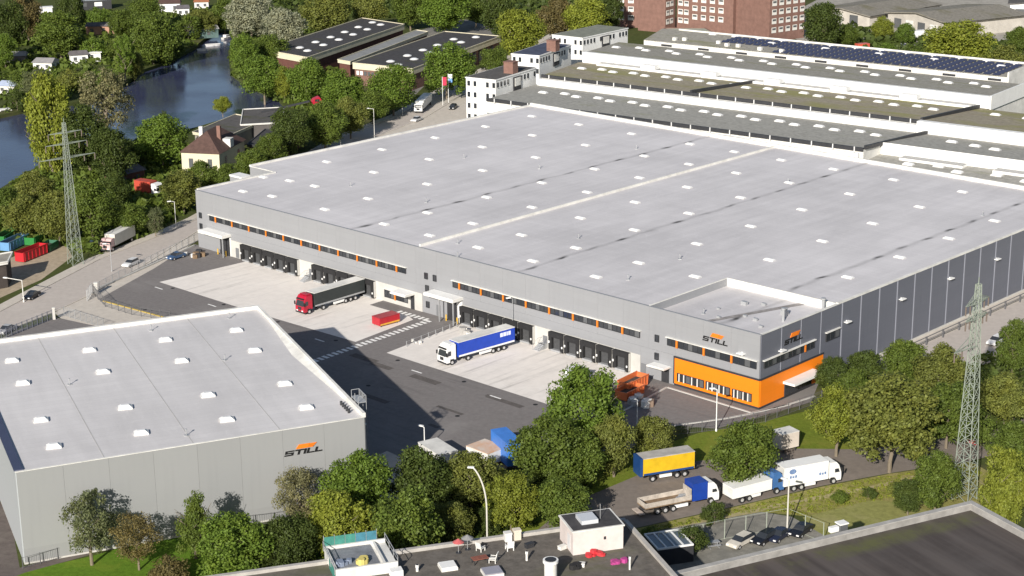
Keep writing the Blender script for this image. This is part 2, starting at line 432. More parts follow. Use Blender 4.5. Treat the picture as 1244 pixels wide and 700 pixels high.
sheet('yard_asphalt', px((106, 353), (118, 350), (236, 297)) + [HALL.w(-2, 0.5), HALL.w(20, 0.5), HALL.w(60, 0.5), HALL.w(100, 0.5), HALL.w(153.3, 0.5)] + px((1000, 452), (985, 489), (870, 521), (822, 517), (760, 548), (640, 566), (540, 580), (430, 600), (300, 480), (190, 396), (118, 366)), asphalt, 0.004)
sheet('concrete_apron', [HALL.w(*p) for p in [(16.2, -22.6), (17.6, 0.4), (60.9, 0.4), HALL.l(449, 370.5), HALL.l(497, 384.5), HALL.l(502, 388.5), HALL.l(432, 415.5), (48, -22.6)]], concrete, 0.008)
sheet('concrete_apron', [HALL.w(*p) for p in ((83.4, 0.4), (85.4, -21.9), (126.8, -21.9), (126.8, 0.4))], concrete, 0.008)
sheet('service_road', px((0, 412), (20, 402), (68, 386), (125, 397), (60, 418), (0, 425)), asphalt, 0.009)
sheet('entrance_paving', px((66, 380), (106, 360), (122, 365), (207, 388), (195, 400), (120, 397), (74, 387)), paving, 0.012)
ST_F = [U(-160, 456), U(0, 378.6), U(73, 340), U(121, 315), U(200, 284), U(240, 266)] + [Vector((-47.3, 501.6, 0)), Vector((-34, 530, 0)), Vector((-21.2, 573, 0)), Vector((10, 660, 0)), Vector((40, 760, 0))]
ST_N = [U(-160, 492), U(0, 405), U(68, 378), U(104, 361), U(170, 325), U(243, 279)] + [Vector((-38.5, 499, 0)), Vector((-25.5, 527, 0)), Vector((-13, 570, 0)), Vector((18, 657, 0)), Vector((48, 757, 0))]
sheet('street', ST_F + ST_N[::-1], road_m, 0.006)
def kerb(name, line, w=0.3, h=0.13, m=None, kind='structure'):
    b = MB()
    for p, q in zip(line, line[1:]):
        p, q = Vector((p.x, p.y, 0)), Vector((q.x, q.y, 0)); d = (q - p).normalized(); nn = Vector((-d.y, d.x, 0)) * w / 2
        b.prism([p - nn, q - nn, q + nn, p + nn], -0.05, h)
    return b.build(name, m or paving, kind=kind)
kerb('street_kerb', ST_F, 0.35); kerb('street_kerb', ST_N, 0.35)
_off = [p + Vector((-2.6, 0.8, 0)) for p in ST_F]
sheet('footpath', ST_F + _off[::-1], paving, 0.010)
_off2 = [p + Vector((3.2, -1.0, 0)) for p in ST_N[2:8]]
sheet('footpath', ST_N[2:8] + _off2[::-1], paving, 0.010)
# road and bank along the dark grey side of the large hall
sheet('side_road', [HALL.w(*p) for p in ((155.5, 20), (155.5, 240), (172, 240), (172, 20))], road_m, 0.010)
sheet('hall_side_strip', [HALL.w(*p) for p in ((153.2, 18), (153.2, 240), (156.2, 240), (156.2, 18))], paving, 0.014)
kerb('road_kerb', [HALL.w(155.6, 22), HALL.w(155.6, 240)], 0.4, 0.25)
# lorry park, verges, meadow
sheet('lorry_park', px((590, 672), (640, 655), (690, 612), (800, 566), (880, 556), (960, 545), (1045, 545), (1120, 540), (1244, 500), (1330, 470), (1330, 520), (1180, 560), (1080, 575), (1000, 590), (880, 618), (770, 642), (660, 672)), lot_m, 0.008)
sheet('grass_verge', px((560, 640), (640, 600), (720, 566), (790, 545), (850, 526), (910, 516), (990, 497), (1040, 478), (1100, 520), (1040, 546), (960, 545), (880, 556), (800, 567), (690, 613), (640, 655), (590, 672)), lawn_m, 0.010)
sheet('meadow_strip', px((660, 673), (770, 643), (880, 619), (1000, 591), (1080, 576), (1180, 561), (1230, 590), (1190, 640), (1010, 640), (985, 628), (925, 622), (800, 644), (760, 655), (690, 700)), meadow_m, 0.012)
sheet('meadow_path', px((790, 648), (880, 626), (960, 609), (1060, 590), (1110, 578), (1112, 581), (1062, 594), (962, 613), (882, 630), (792, 652)), ground_mat('dry_path', [(0.36, 0.31, 0.17), ((0.25, 0.23, 0.10), .5, .8)], [1.2, .3], .95), 0.0145)
sheet('mown_lawn', px((985, 640), (975, 629), (1060, 607), (1100, 612), (1150, 628), (1110, 650), (1000, 668)), ground_mat('dry_lawn', [(0.25, 0.25, 0.085), ((0.31, 0.29, 0.125), 0.5, 0.7)], [1.2, 0.2], 0.95, 0.3, 0.05), 0.016)
sheet('car_park', px((770, 660), (800, 645), (925, 622), (962, 628), (1000, 650), (1010, 668), (900, 720), (780, 720)), ground_mat('car_park_paving', [(0.24, 0.23, 0.20), ((0.17, 0.165, 0.145), 0.5, 0.8)], [0.9, 0.2], 0.92), 0.020)
sheet('front_lawn', px((-40, 720), (30, 694), (110, 676), (200, 650), (280, 640), (400, 640), (420, 720), (200, 800)), ground_mat('bright_lawn', [(0.10, 0.18, 0.02), ((0.155, 0.215, 0.028), 0.5, 0.6)], [1.4, 0.2], 0.95, 0.4, 0.05), 0.0065)
sheet('hall_edge_path', px((-200, 760), (-60, 500), (0, 560), (24, 690), (110, 664), (110, 674), (30, 696), (-30, 720)), ground_mat('brown_paving', [(0.13, 0.11, 0.10), ((0.17, 0.15, 0.13), 0.5, 0.6)], [0.9, 0.2], 0.9), 0.009)
sheet('shaded_paving', px((445, 560), (470, 548), (540, 580), (500, 610), (440, 600)), paving, 0.012)
sheet('container_yard', px((-60, 330), (0, 318), (60, 296), (82, 300), (88, 312), (50, 340), (0, 362), (-60, 390)), soil, 0.0045)
sheet('side_path', px((225, 300), (350, 240), (240, 266)), paving, 0.003)
sheet('forecourt', px((440, 178), (470, 160), (505, 148), (549, 112), (572, 104), (566, 148), (520, 156)), paving, 0.011)
sheet('goods_yard', px((935, 30), (1000, -4), (1320, -40), (1500, 60), (1400, 200), (1244, 120), (1100, 82), (1000, 66)), ground_mat('pale_yard', [(0.36, 0.34, 0.30), ((0.26, 0.24, 0.21), 0.5, 0.7)], [0.3, 0.05], 0.9), 0.005)
sheet('school_yard', px((500, 40), (560, 22), (620, 40), (560, 60), (500, 120), (440, 140)), ground_mat('grey_yard', [(0.22, 0.21, 0.19), ((0.15, 0.14, 0.13), 0.5, 0.7)], [0.3, 0.06], 0.9), 0.005)

# painted markings
def marks(name, fr, rects, z):
    b = MB()
    for x0, y0, x1, y1 in rects: b.poly([fr.w(x0, y0, z), fr.w(x1, y0, z), fr.w(x1, y1, z), fr.w(x0, y1, z)])
    b.build(name, paint_white, kind='structure')
marks('crossing_marking', HALL, [(78.1 - 0.05 * (33.7 + y), y, 79.7 - 0.05 * (33.7 + y), y + 0.72) for y in np.arange(-33.8, -2.8, 1.24)], 0.013)
marks('crossing_marking', HALL, [(x, -4.0, x + 0.72, -2.5) for x in np.arange(68.6, 76.4, 1.24)], 0.0135)
marks('lane_marking', HALL, [(x, -25.5, x + 2.6, -25.15) for x in (18.5, 36.4, 53, 69.3, 95.7, 115.2)], 0.012)
marks('bay_marking', HALL, [(126.75, -22, 126.95, -0.2)], 0.013)
kerb('yard_kerb', [HALL.w(138.2, -24), HALL.w(135.3, -2.1), HALL.w(153.4, -2.4), HALL.w(156.0, 5)], 0.35, 0.14, plinth_m)
kerb('yard_kerb', px((816, 518), (880, 509), (912, 503), (950, 494), (990, 482)), 0.35, 0.14, plinth_m)
kerb('yard_kerb', px((125, 366), (207, 388)), 0.35, 0.14, mat('yellow_kerb', (0.55, 0.40, 0.08), 0.8, 0, 0.3, 0.5))
kerb('yard_kerb', px((118, 352), (236, 299)), 0.4, 0.3, plinth_m)

patch_m = ground_mat('asphalt_patch', [(0.115, 0.104, 0.098), ((0.15, 0.135, 0.125), .5, .6)], [1.5, .4], .85)
rp_ = random.Random(3)
for i in range(16):
    x, y, w_, d_ = rp_.uniform(10, 132), rp_.uniform(-44, -25.8), rp_.uniform(1.2, 9), rp_.uniform(.6, 1.8)
    b = MB(); z_ = .0048 + i * .00018; b.poly([HALL.w(x, y, z_), HALL.w(x + w_, y, z_), HALL.w(x + w_, y + d_, z_), HALL.w(x, y + d_, z_)]); b.build('asphalt_patch', patch_m, kind='structure')
for x, y in [(22 + 17 * i, -23.4) for i in range(7)] + [(30 + 22 * i, -36) for i in range(5)]:
    b = MB(); p_ = HALL.w(x, y); b.cyl(p_.x, p_.y, .0, .016, .42, 0, 10); b.build('drain_cover', black, kind='structure')
# ------------------------------------------------------------------ lettering of the hall signs
def letter_rects(ch):
    return {'S': [(0, .78, 1.5, 1), (0, .6, .34, .78), (0, .4, 1.5, .6), (1.16, .22, 1.5, .4), (0, 0, 1.5, .22)],
            'T': [(0, .78, 1.5, 1), (.58, 0, .92, .78)], 'I': [(0, 0, .36, 1)], 'L': [(0, .22, .36, 1), (0, 0, 1.3, .22)]}[ch]
ink = mat('sign_black', (0.012, 0.012, 0.013), 0.5, 0, 0)
sign_orange = mat('sign_orange', (0.80, 0.20, 0.015), 0.5, 0, 0.05)
def wall_sign(parent, to3, x, z, w, hgt):
    """letters and emblem of a wall sign; to3 maps (along, up, out) into the building's frame"""
    adv = {'S': 1.68, 'T': 1.62, 'I': .54, 'L': 1.42}
    tot = sum(adv[c] for c in 'STILL') - 0.1
    k, cx_ = w / (tot + 0.3), 0.0
    def solid(quads, name, m, d):
        b = MB()
        for q in quads:
            F = [to3(x + a * k, z + c * hgt, d) for a, c in q]; B = [to3(x + a * k, z + c * hgt, 0.02) for a, c in q]
            n = len(q)
            b.add(F + B, [(i, (i + 1) % n, n + (i + 1) % n, n + i) for i in range(n)]); b.add(F, [tuple(range(n))]); b.add(B, [tuple(range(n))[::-1]])
        b.build(name, m, parent)
    for c in 'STILL':
        solid([[(cx_ + x0 + y0 * .3, y0), (cx_ + x1 + y0 * .3, y0), (cx_ + x1 + y1 * .3, y1), (cx_ + x0 + y1 * .3, y1)] for x0, y0, x1, y1 in letter_rects(c)], 'letter', ink, 0.10)
        cx_ += adv[c]
    a0 = tot * 0.30
    em = [[(a0 + .1, 1.18), (a0 + 2.1, 1.18), (a0 + 2.55, 2.0), (a0 + .65, 2.0)]]
    for j in range(3):
        y0 = 1.18 + j * .28; y1 = y0 + .2
        em.append([(a0 + 2.13 + (y0 - 1.18) * .55, y0), (a0 + 3.0 + (y0 - 1.18) * .55 + j * .1, y0), (a0 + 3.1 + (y1 - 1.18) * .55 + j * .1, y1), (a0 + 2.13 + (y1 - 1.18) * .55, y1)])
    for q in em: solid([q], 'emblem', sign_orange, 0.13)

# ------------------------------------------------------------------ the large hall
def skylight_mesh(lx, ly, hh=0.45):
    b = MB(); b.box(-lx / 2, -ly / 2, -0.03, lx / 2, ly / 2, hh * .45, 1)
    x, y, i = lx / 2 - .06, ly / 2 - .06, min(lx, ly) * .28
    z0, z1 = hh * .45, hh
    v = [(-x, -y, z0), (x, -y, z0), (x, y, z0), (-x, y, z0), (-x + i, -y + i, z1), (x - i, -y + i, z1), (x - i, y - i, z1), (-x + i, y - i, z1)]
    b.add(v, [(0, 1, 5, 4), (1, 2, 6, 5), (2, 3, 7, 6), (3, 0, 4, 7), (4, 5, 6, 7)], 0)
    return b.mesh('skylight', [dome, curb_m])
SKY_BIG, SKY_SMALL, SKY_FACT = skylight_mesh(2.2, 1.15, .38), skylight_mesh(2.1, 1.5, .6), skylight_mesh(2.7, 1.5, .6)
def vent_mesh():
    b = MB(); b.cyl(0, 0, -.03, .85, .07, 0, 8); b.cyl(0, 0, .85, 1.0, .15, 0, 8); b.box(-.3, -.3, -.03, .3, .3, .10, 0)
    return b.mesh('vent_pipe', [steel])
VENT = vent_mesh()
GL, HH = 153.16, 13.0
hall = in_frame('distribution_hall', 'huge low logistics hall with pale grey roof and orange corner office', 'warehouse', HALL)
def panels(root, along, total, step, z0, z1, m, th=0.16, gap=0.022, cover=None, skip=None):
    n = max(1, round(total / step)); st = total / n
    b = MB(); b.box(0, 0, 0, st - gap, th, z1 - z0)
    me = b.mesh('wall_panel', m)
    for i in range(n):
        o = link('wall_panel', me, root)
        o.location, o.rotation_euler = along(i * st + gap / 2, z0)
    return st
# roof and core
b = MB()
rim = [(-0.02, 0.02), (129.4, 0.02), (129.4, 22.9), (GL, 22.9), (GL, 190), (-9.39, 190), (-9.39, 22.8), (-0.02, 22.8)]
RD = 119.5
rim = [(0, .02), (129.4, .02), (129.4, 22.9), (GL - .02, 22.9), (GL - .02, RD), (-9.39, RD), (-9.39, 22.8), (0, 22.8)]
b.prism(rim, 0.0, HH, 0, 1)
b.build('roof', [silver, hall_roof_m], hall)
b = MB(); b.prism([(129.4, .02), (GL - .02, .02), (GL - .02, 22.88), (129.4, 22.88)], 0, 11.6, 0, 1)
b.build('office_roof', [silver, hall_roof_m], hall)
# parapets
b = MB(); b.box(-.16, -.16, HH - .03, GL + .16, .34, HH + .06); b.build('front_capping', silver, hall)
b = MB()
b.box(GL - .34, .345, HH - .03, GL + .16, 22.6, HH + .10)
b.box(GL - .34, 22.605, HH - .03, GL + .16, RD - .3, HH + .28)
b.box(-.16, .345, HH - .03, .4, 22.5, HH + .28)
b.box(-9.55, 22.6, HH - .03, -9.0, RD - .3, HH + .4)
b.box(-8.995, 22.6, HH - .03, -.165, 23.0, HH + .12)
b.box(-9.55, RD - .295, HH - .03, GL + .16, RD + .35, HH + .8)
b.build('parapet_cap', offwhite, hall)
b = MB(); b.box(129.1, .36, 11.55, 129.39, 22.6, HH + .12); b.box(129.4, 22.55, 11.55, GL - .36, 22.87, HH + .12); b.box(129.42, .05, 11.5, GL - .05, .33, HH - .035)
b.box(GL - .33, .345, 11.5, GL - .05, 22.5, HH - .035)
b.build('roof_upstand', offwhite, hall)
b = MB(); b.box(71.1, .5, HH - .03, 71.5, RD - .4, HH + .5)
b.build('fire_wall', offwhite, hall)
# skylights on their grid
cols = [0.9, 17.4, 35.1, 53.6, 67.0, 80.6, 95.1, 110.9, 128.1, 145.5]
rows = [7.4, 19.7, 37.5, 55.2, 73.2, 91.2, 108.8]
spots = [(x, y) for x in cols for y in rows if not ((x < 2 and y < 25) or (x < 18 and y < 10) or (x > 125 and y < 25))]
spots += [(1.9, 17.6), (9.2, 19.3), (9.2, 6.0), (17.6, 7.4), (124.4, 19.5)]
for x, y in spots: link('skylight', SKY_BIG, hall, (x, y, HH), R(random.uniform(-1.5, 1.5)))
for X, Y in ((655.3, 205), (773, 181), (703, 290), (826, 315), (763, 340), (426, 226), (563.7, 192), (518, 246), (556, 296), (957.5, 222), (1194, 262), (556, 312), (855, 372)):
    x, y = HALL.l(X, Y, HH)
    link('vent_pipe', VENT, hall, (x, y, HH if not (x > 129.4 and y < 22.9) else 11.6), random.random())
for x, y, s in ((138, 15, .7), (141, 17, .5), (146.5, 15, .8), (145, 9, .5), (139.5, 6, .4), (142.5, 9.5, .4), (136.5, 10, .35), (148, 6.5, .45)): b = MB(); b.box(x, y, 11.57, x + s * 1.6, y + s, 11.6 + s * .9); b.build('roof_plant', steel, hall)
for x, y, z, r in ((151.4, 20.8, 13.9, .28), (149.2, 12.0, 13.7, .25), (148.2, 14.2, 13.0, .2)): b = MB(); b.cyl(x, y, 11.55, z, r, 0, 10); b.cyl(x, y, z + .001, z + .3, r * 1.6, 0, 10); b.build('flue', steel, hall)
wk = mat('walkway_mat', (.30, .28, .27), .9, 0, .4, .8)
b = MB(); b.add([(138.0, .6, 11.62), (139.2, .6, 11.62), (146.6, 22.4, 11.62), (145.2, 22.4, 11.62)], [(0, 1, 2, 3)]); b.build('roof_gutter', wk, hall)
# front wall: panels, pale base, windows, docks
panels(hall, lambda s, z: ((s, -.16, z), (0, 0, 0)), GL, 5.89, 5.4, HH - .035, silver)
b = MB()
b.box(0, -.16, 0, 12.0, .0, 5.38); b.box(72.4, -.16, 0, 83, 0, 5.38); b.box(127.8, -.16, 0, 135.4, 0, 5.38)
b.box(12.02, -.16, 3.75, 72.38, 0, 5.38); b.box(83.02, -.16, 3.75, 127.78, 0, 5.38); b.box(135.42, -.16, 5.32, GL, 0, 5.38)
b.build('lower_wall', silver, hall)
b = MB(); b.box(12.02, -.28, 0, 72.38, 0, 3.74); b.box(83.02, -.28, 0, 127.78, 0, 3.74)
b.build('plinth', plinth_m, hall)
b = MB(); b.box(135.42, -.24, .35, GL + .16, 0, 5.0)
b.box(GL, .01, .35, GL + .24, 18.4, 5.0); b.build('orange_cladding', orange, hall)
b = MB(); b.box(135.2, -.3, .3, 135.41, -.0, 5.3); b.box(135.42, -.3, 5.01, GL + .24, 0, 5.31); b.box(GL + .0, .01, 5.01, GL + .3, 18.5, 5.31)
b.box(135.42, -.3, 0, GL + .3, 0, .34); b.box(GL, .01, 0, GL + .3, 18.5, .34); b.build('cladding_frame', anthracite, hall)
def window_bay(w, hgt, n, depth=.22):
    """frame with its glass set back behind slim bars"""
    f = MB(); t = .09
    f.box(0, -depth, 0, w, 0, t); f.box(0, -depth, hgt - t, w, 0, hgt); f.box(0, -depth, t, t, 0, hgt - t); f.box(w - t, -depth, t, w, 0, hgt - t)
    for i in range(1, n): f.box(w * i / n - .04, -depth, t, w * i / n + .04, 0, hgt - t)
    g = MB()
    for i in range(n): g.box(w * i / n + .05 + (.05 if i == 0 else 0), -depth + .07, t + .002, w * (i + 1) / n - .05 - (.05 if i == n - 1 else 0), -.02, hgt - t - .002, i % 3 == 2)
    return f.mesh('window', anthracite), g.mesh('pane', [glass, glass_grey])
def window_strip(x0, x1, z0, z1, first, step=5.83, side=False, n=5):
    edges = [x0] + [e for e in np.arange(first, x1 - .8, step) if e > x0 + .8] + [x1]
    made = {}
    for i, (p, q) in enumerate(zip(edges, edges[1:])):
        w = round(q - p - .55, 2)
        if w not in made: made[w] = window_bay(w, z1 - z0, max(1, round(w / 1.1)))
        f, g = made[w]
        loc = (GL + .16, p + .28, z0) if side else (p + .28, -.16, z0)
        o = link('window', f, hall, loc, R(90) if side else 0); link('pane', g, o)
        if i:
            m = MB(); m.box(-.17, -.3, -.1, .17, 0, z1 - z0 + .12)
            link('mullion_panel', m.mesh('mullion_panel', orange_frame), hall, (GL + .16, p, z0) if side else (p, -.16, z0), R(90) if side else 0)
    m = MB(); m.box(x0, -.42, z1 + .0, x1, 0, z1 + .14)
    link('window_hood', m.mesh('window_hood', offwhite), hall, (GL + .16, 0, 0) if side else (0, -.16, 0), R(90) if side else 0)
window_strip(4.5, 68.2, 6.95, 8.2, 7.0)
window_strip(80.8, 127.9, 6.85, 8.15, 82.9)
window_strip(133.5, 152.9, 6.95, 8.35, 135.9)
window_strip(.5, 15.7, 7.0, 8.3, 12.6, side=True)
window_strip(61.2, 68.6, .9, 2.6, 64.6)
wpost = MB(); wpost.box(-.1, -.3, .02, .1, -.2, 1.43); wpm = wpost.mesh('post', offwhite)
for x0, x1 in ((136.1, 141.9), (142.3, 147.4), (147.9, 151.9)):
    f, g = window_bay(x1 - x0, 1.45, 6, .2); o = link('window', f, hall, (x0, -.24, .95)); link('pane', g, o)
    for k in (.12, .3, .55, .8): link('post', wpm, o, ((x1 - x0) * k + random.uniform(-.2, .2), 0, 0))
sq = window_bay(.9, 1.25, 1)
for x, z in ((1.0, 6.9), (1.0, 4.4), (73.2, 7.0), (75.6, 7.0), (73.4, 4.5), (73.5, 1.2), (131, 7.0), (131, 3.7)):
    o = link('window', sq[0], hall, (x, -.16, z)); link('pane', sq[1], o)
f, g = window_bay(4.1, 1.5, 3); o = link('window', f, hall, (GL + .16, 18.95, 7.1), R(90)); link('pane', g, o)
b = MB(); b.box(18.8, -.42, 8.66, 23.2, 0, 8.8); b.build('window_hood', offwhite, hall, loc=(GL + .16, 0, 0), rotz=R(90))
# docks: black shelter frame, door set back in it, bumpers
f = MB(); f.box(-1.82, -.75, 0.3, -1.0, 0, 3.6); f.box(1.0, -.75, 0.3, 1.82, 0, 3.6); f.box(-1.82, -.8, 2.75, 1.82, 0, 3.66)
sh = f.mesh('dock_shelter', black)
f = MB(); f.box(-.99, -.2, 0.45, .99, 0, 2.74)
for z in (1.1, 1.68, 2.26): f.box(-.99, -.235, z, .99, -.2, z + .05)
dd = f.mesh('dock_door', dockgrey)
f = MB(); f.box(-1.5, -.5, -.0, -1.2, 0, .5); f.box(1.2, -.5, 0, 1.5, 0, .5); f.box(-1.15, -.9, .1, 1.15, 0, .45, 1)
bu = f.mesh('dock_bumper', [black, steel])
f = MB(); f.box(-.2, -.9, 1.55, .05, -.76, 1.95); lamp_me = f.mesh('dock_lamp', white)
f = MB(); f.box(-.14, -.9, 1.4, .1, -.76, 1.75); gl_me = f.mesh('guide_light', white)
f = MB(); f.box(-1.9, -.6, .3, -1.825, 0, 3.62); lip_a = f.mesh('side_lip', plinth_m)
f = MB(); f.box(1.825, -.6, .3, 1.9, 0, 3.62); lip_b = f.mesh('side_lip', plinth_m)
for x0, n, st in ((17.9, 5, 3.85), (41.7, 5, 3.85), (85.3, 5, 3.85), (108.4, 5, 3.85)):
    for i in range(n):
        o = link('dock_shelter', sh, hall, (x0 + i * st, -.28, 0))
        link('dock_door', dd, o); link('dock_bumper', bu, o)
        link('dock_lamp', lamp_me, o, (-1.5, 0, 0)); link('guide_light', gl_me, o, (1.62, 0, -.35)); link('side_lip', [lip_a, lip_b][0], o); link('side_lip', lip_b, o)
f = MB(); f.box(0, -.06, 0, 1.1, 0, 2.2); f.box(.8, -.1, 1.0, .95, -.06, 1.08)
pd = f.mesh('door', mat('grey_door', (0.17, 0.175, 0.185), 0.5, 0, 0.1))
for x in (13.6, 38.2, 76.3, 104.6, 127.9): link('door', pd, hall, (x, -.28 if 12 < x < 72 or 83 < x < 127.7 else -.165, .1))
def stair(x):
    s = MB()
    for i in range(5): s.box(0, -1.5 - i * .32, 0, 1.4, -1.5 - i * .32 + .32, 1.0 - i * .2)
    s.box(0, -1.49, 0, 1.4, -.3, 1.0)
    for q in (0.03, 1.37):
        s.bar((q, -.4, 2), (q, -1.5, 2), .03); s.bar((q, -1.5, 2), (q, -3.0, 1.1), .03); s.bar((q, -1.5, 1), (q, -1.5, 2), .03); s.bar((q, -3, .1), (q, -3, 1.1), .03)
    s.build('steps', steel, hall, loc=(x, 0, 0))
stair(104.4); stair(38.0)
# canopies over the entrances
def canopy(x0, x1, z, d, th=.55):
    c = MB(); c.box(x0 + .3, -d + .3, z, x1 - .3, -.16, z + .12); c.box(x0, -d, z + .12, x1, -.16, z + th)
    c.box(x0 + .15, -d + .15, z + th, x1 - .15, -.2, z + th + .06, 1)
    c.build('canopy', [offwhite, white], hall)
canopy(3.4, 12.0, 4.3, 2.7, .7); canopy(75.6, 83.7, 4.6, 3.0, .7); canopy(130.7, 134.6, 2.75, 2.2, .35); canopy(66.0, 70.4, 3.0, 3.0, .5)
for q in ((8.4, -.5, 0, 11.6, -.17, 4.2), (79.6, -.5, 0, 82.0, -.17, 4.5), (132.6, -.3, 0, 134.2, -.17, 2.7), (69.2, -.4, 0, 70.2, -.3, 2.9)): b = MB(); b.box(*q); b.build('entrance_gate', anthracite, hall)
for q in ((82.1, -.4, 0, 83.5, -.17, 4.4), (11.7, -.4, 0, 11.95, -.17, 4.2)): b = MB(); b.box(*q); b.build('side_light', white, hall)
for q in ((79.3, -2.5, 0, 79.5, -2.3, 4.58), (83.1, -2.5, 0, 83.3, -2.3, 4.58), (11.4, -2.3, 0, 11.6, -2.1, 4.28)): b = MB(); b.box(*q); b.build('canopy_post', steel, hall)
b = MB()
for x in (8.2, 11.0, 79.9, 82.9): b.cyl(x, -1.1, 0, 1.25, .14, 0, 8)
b.build('bumper_post', mat('yellow_post', (0.62, 0.38, 0.03), 0.6, 0, 0.1), hall)
# side wall
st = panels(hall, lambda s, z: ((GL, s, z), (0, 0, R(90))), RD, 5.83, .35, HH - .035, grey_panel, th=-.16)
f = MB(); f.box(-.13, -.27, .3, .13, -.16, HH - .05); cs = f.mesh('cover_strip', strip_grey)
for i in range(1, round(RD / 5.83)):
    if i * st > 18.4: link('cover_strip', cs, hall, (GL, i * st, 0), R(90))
f = MB(); f.box(-.08, -.24, 5.35, .08, -.16, HH - .05); cs2 = f.mesh('cover_strip', strip_grey)
for s in (5.7, 11.4, 17.4): link('cover_strip', cs2, hall, (GL, s, 0), R(90))
b = MB(); b.box(GL, 18.6, 0, GL + .3, RD, .34); b.build('base_strip', plinth_m, hall)
f = MB(); f.box(-.7, -.95, 0, .7, -.16, .16); f.box(-.1, -.3, -.35, .1, -.16, .3); wl = f.mesh('wall_lamp', white)
for s, z in ((25.3, 9.2), (43.2, 9.2), (60.3, 9.3), (78.0, 9.3), (96, 9.3)): link('wall_lamp', wl, hall, (GL, s, z), R(90))
link('wall_lamp', wl, hall, (GL, 5.6, 8.9), R(90)); link('wall_lamp', wl, hall, (149.6, 0, 9.0))
f = MB(); f.box(6.9, -.4, .35, 14.9, -.24, 2.5); f.build('entrance_door', [anthracite], hall, loc=(GL, 0, 0), rotz=R(90))
f = MB()
for i in range(6): f.box(7.05 + i * 1.3, -.46, .5, 8.2 + i * 1.3, -.4, 2.4)
f.build('entrance_glass', glass, hall, loc=(GL, 0, 0), rotz=R(90))
f = MB(); f.box(6.5, -2.6, 2.75, 15.3, -.24, 3.15); f.build('entrance_canopy', white, hall, loc=(GL, 0, 0), rotz=R(90))
# left and rear walls
panels(hall, lambda s, z: ((0, s, z), (0, 0, R(90))), 22.8, 5.7, 0, HH - .035, silver)
panels(hall, lambda s, z: ((-9.39, 22.8 + s, z), (0, 0, R(90))), RD - 22.8, 5.7, 0, HH - .035, silver)
panels(hall, lambda s, z: ((-9.39 + s, 22.64, z), (0, 0, 0)), 9.2, 4.6, 0, HH - .035, silver)
panels(hall, lambda s, z: ((-9.39 + s, RD, z), (0, 0, 0)), GL + 9.39, 5.8, 0, HH - .035, silver)
ax, ay = HALL.l(292, 213, 10.5)
b = MB(); b.box(ax - 2.2, ay - 1.4, 0, ax + 2.2, ay + 1.4, 10.2); b.build('stair_tower', silver, hall)
b = MB(); b.box(ax - 2.3, ay - 1.5, 10.202, ax + 2.3, ay + 1.5, 10.6); b.build('stair_roof', white, hall)
wall_sign(hall, lambda s, z, o: (s, -.17 - o, z), 141.3, 9.55, 5.5, .85)
wall_sign(hall, lambda s, z, o: (GL + .17 + o, s, z), 6.5, 9.55, 5.5, .85)

# ------------------------------------------------------------------ the small hall
SW, SD, SH = 49.22, 57.5, 13.62
small = in_frame('storage_hall', 'smaller plain grey box hall with wall sign in the left foreground', 'warehouse', SMALL)
b = MB(); b.prism([(0.02, .02), (SW - .02, .02), (SW - .02, SD - .02), (.02, SD - .02)], 0, SH, 0, 1); b.build('roof', [silver, small_roof_m], small)
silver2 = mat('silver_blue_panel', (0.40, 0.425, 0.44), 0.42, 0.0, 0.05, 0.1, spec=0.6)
def panels2(along, total, step, m): panels(small, along, total, step, 0.3, SH - .04, m if m is not silver else silver_small)
panels2(lambda s, z: ((s, -.16, z), (0, 0, 0)), SW, 6.15, silver)
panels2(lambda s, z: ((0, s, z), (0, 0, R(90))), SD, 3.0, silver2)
panels2(lambda s, z: ((SW + .16, s, z), (0, 0, R(90))), SD, 6.1, silver)
panels2(lambda s, z: ((s, SD, z), (0, 0, 0)), SW, 6.15, silver)
b = MB(); b.box(-.1, -.1, 0, SW + .1, SD + .1, .29); b.build('base_strip', plinth_m, small)
b = MB()
b.box(-.2, -.2, SH - .035, SW - .26, .2, SH + .05)
b.box(-.2, SD - .5, SH - .035, SW + .2, SD + .2, SH + .6)
b.box(SW - .25, -.2, SH - .035, SW + .2, SD - .51, SH + .65)
b.build('parapet_cap', offwhite, small)
# inner wedge of the right-hand parapet, deepest half way along
b = MB()
v = [(SW - .26, 4, SH + .01), (SW - .26, 25, SH + .01), (SW - .26, 50, SH + .01), (SW - 1.7, 31, SH + .012)]
b.add(v + [(SW - .26, 4, SH + .12), (SW - .26, 31, SH + .55), (SW - .26, 50, SH + .12)], [(0, 3, 5, 4), (3, 2, 6, 5)]); b.build('parapet_fillet', offwhite, small)
for x in (11.8, 24.2, 36.7): b = MB(); b.box(x - .06, .25, SH - .02, x + .06, SD - .55, SH + .02); b.build('roof_seam', mat('seam_grey', (0.44, 0.43, 0.41), 0.7, 0, 0.1), small)
b = MB(); b.box(-.25, .21, SH - .035, .95, SD - .51, SH + .22); b.build('edge_strip', mat('dark_blue_edge', (.05, .06, .11), .5, 0, .1), small)
for i, x in enumerate((6.1, 18.3, 30.7, 42.6)):
    for y in (46.8, 35.3, 18.1, 6.9): link('skylight', SKY_SMALL, small, (x, y, SH), R(-6 + random.uniform(-3, 3)))
for x, y in ((12.6, 31.9), (29.7, 53.0), (37.1, 33.0), (43.3, 54.0), (24.0, 3.5)): link('vent_pipe', VENT, small, (x, y, SH), random.random())
for i in range(5): b = MB(); b.cyl(SW - 1.5, 2.4 + i * .9, SH - .02, SH + .6, .2, 0, 8); b.build('roof_vent', anthracite, small)
b = MB()
for z in (11.0, 14.6):
    for y0, y1 in ((3.2, 6.4),): b.box(SW + .2, y0, z - .05, SW + 1.5, y1, z + .05)
for y in (3.2, 4.8, 6.4):
    for x in (SW + .25, SW + 1.45): b.bar((x, y, 2.5), (x, y, 15.6), .05)
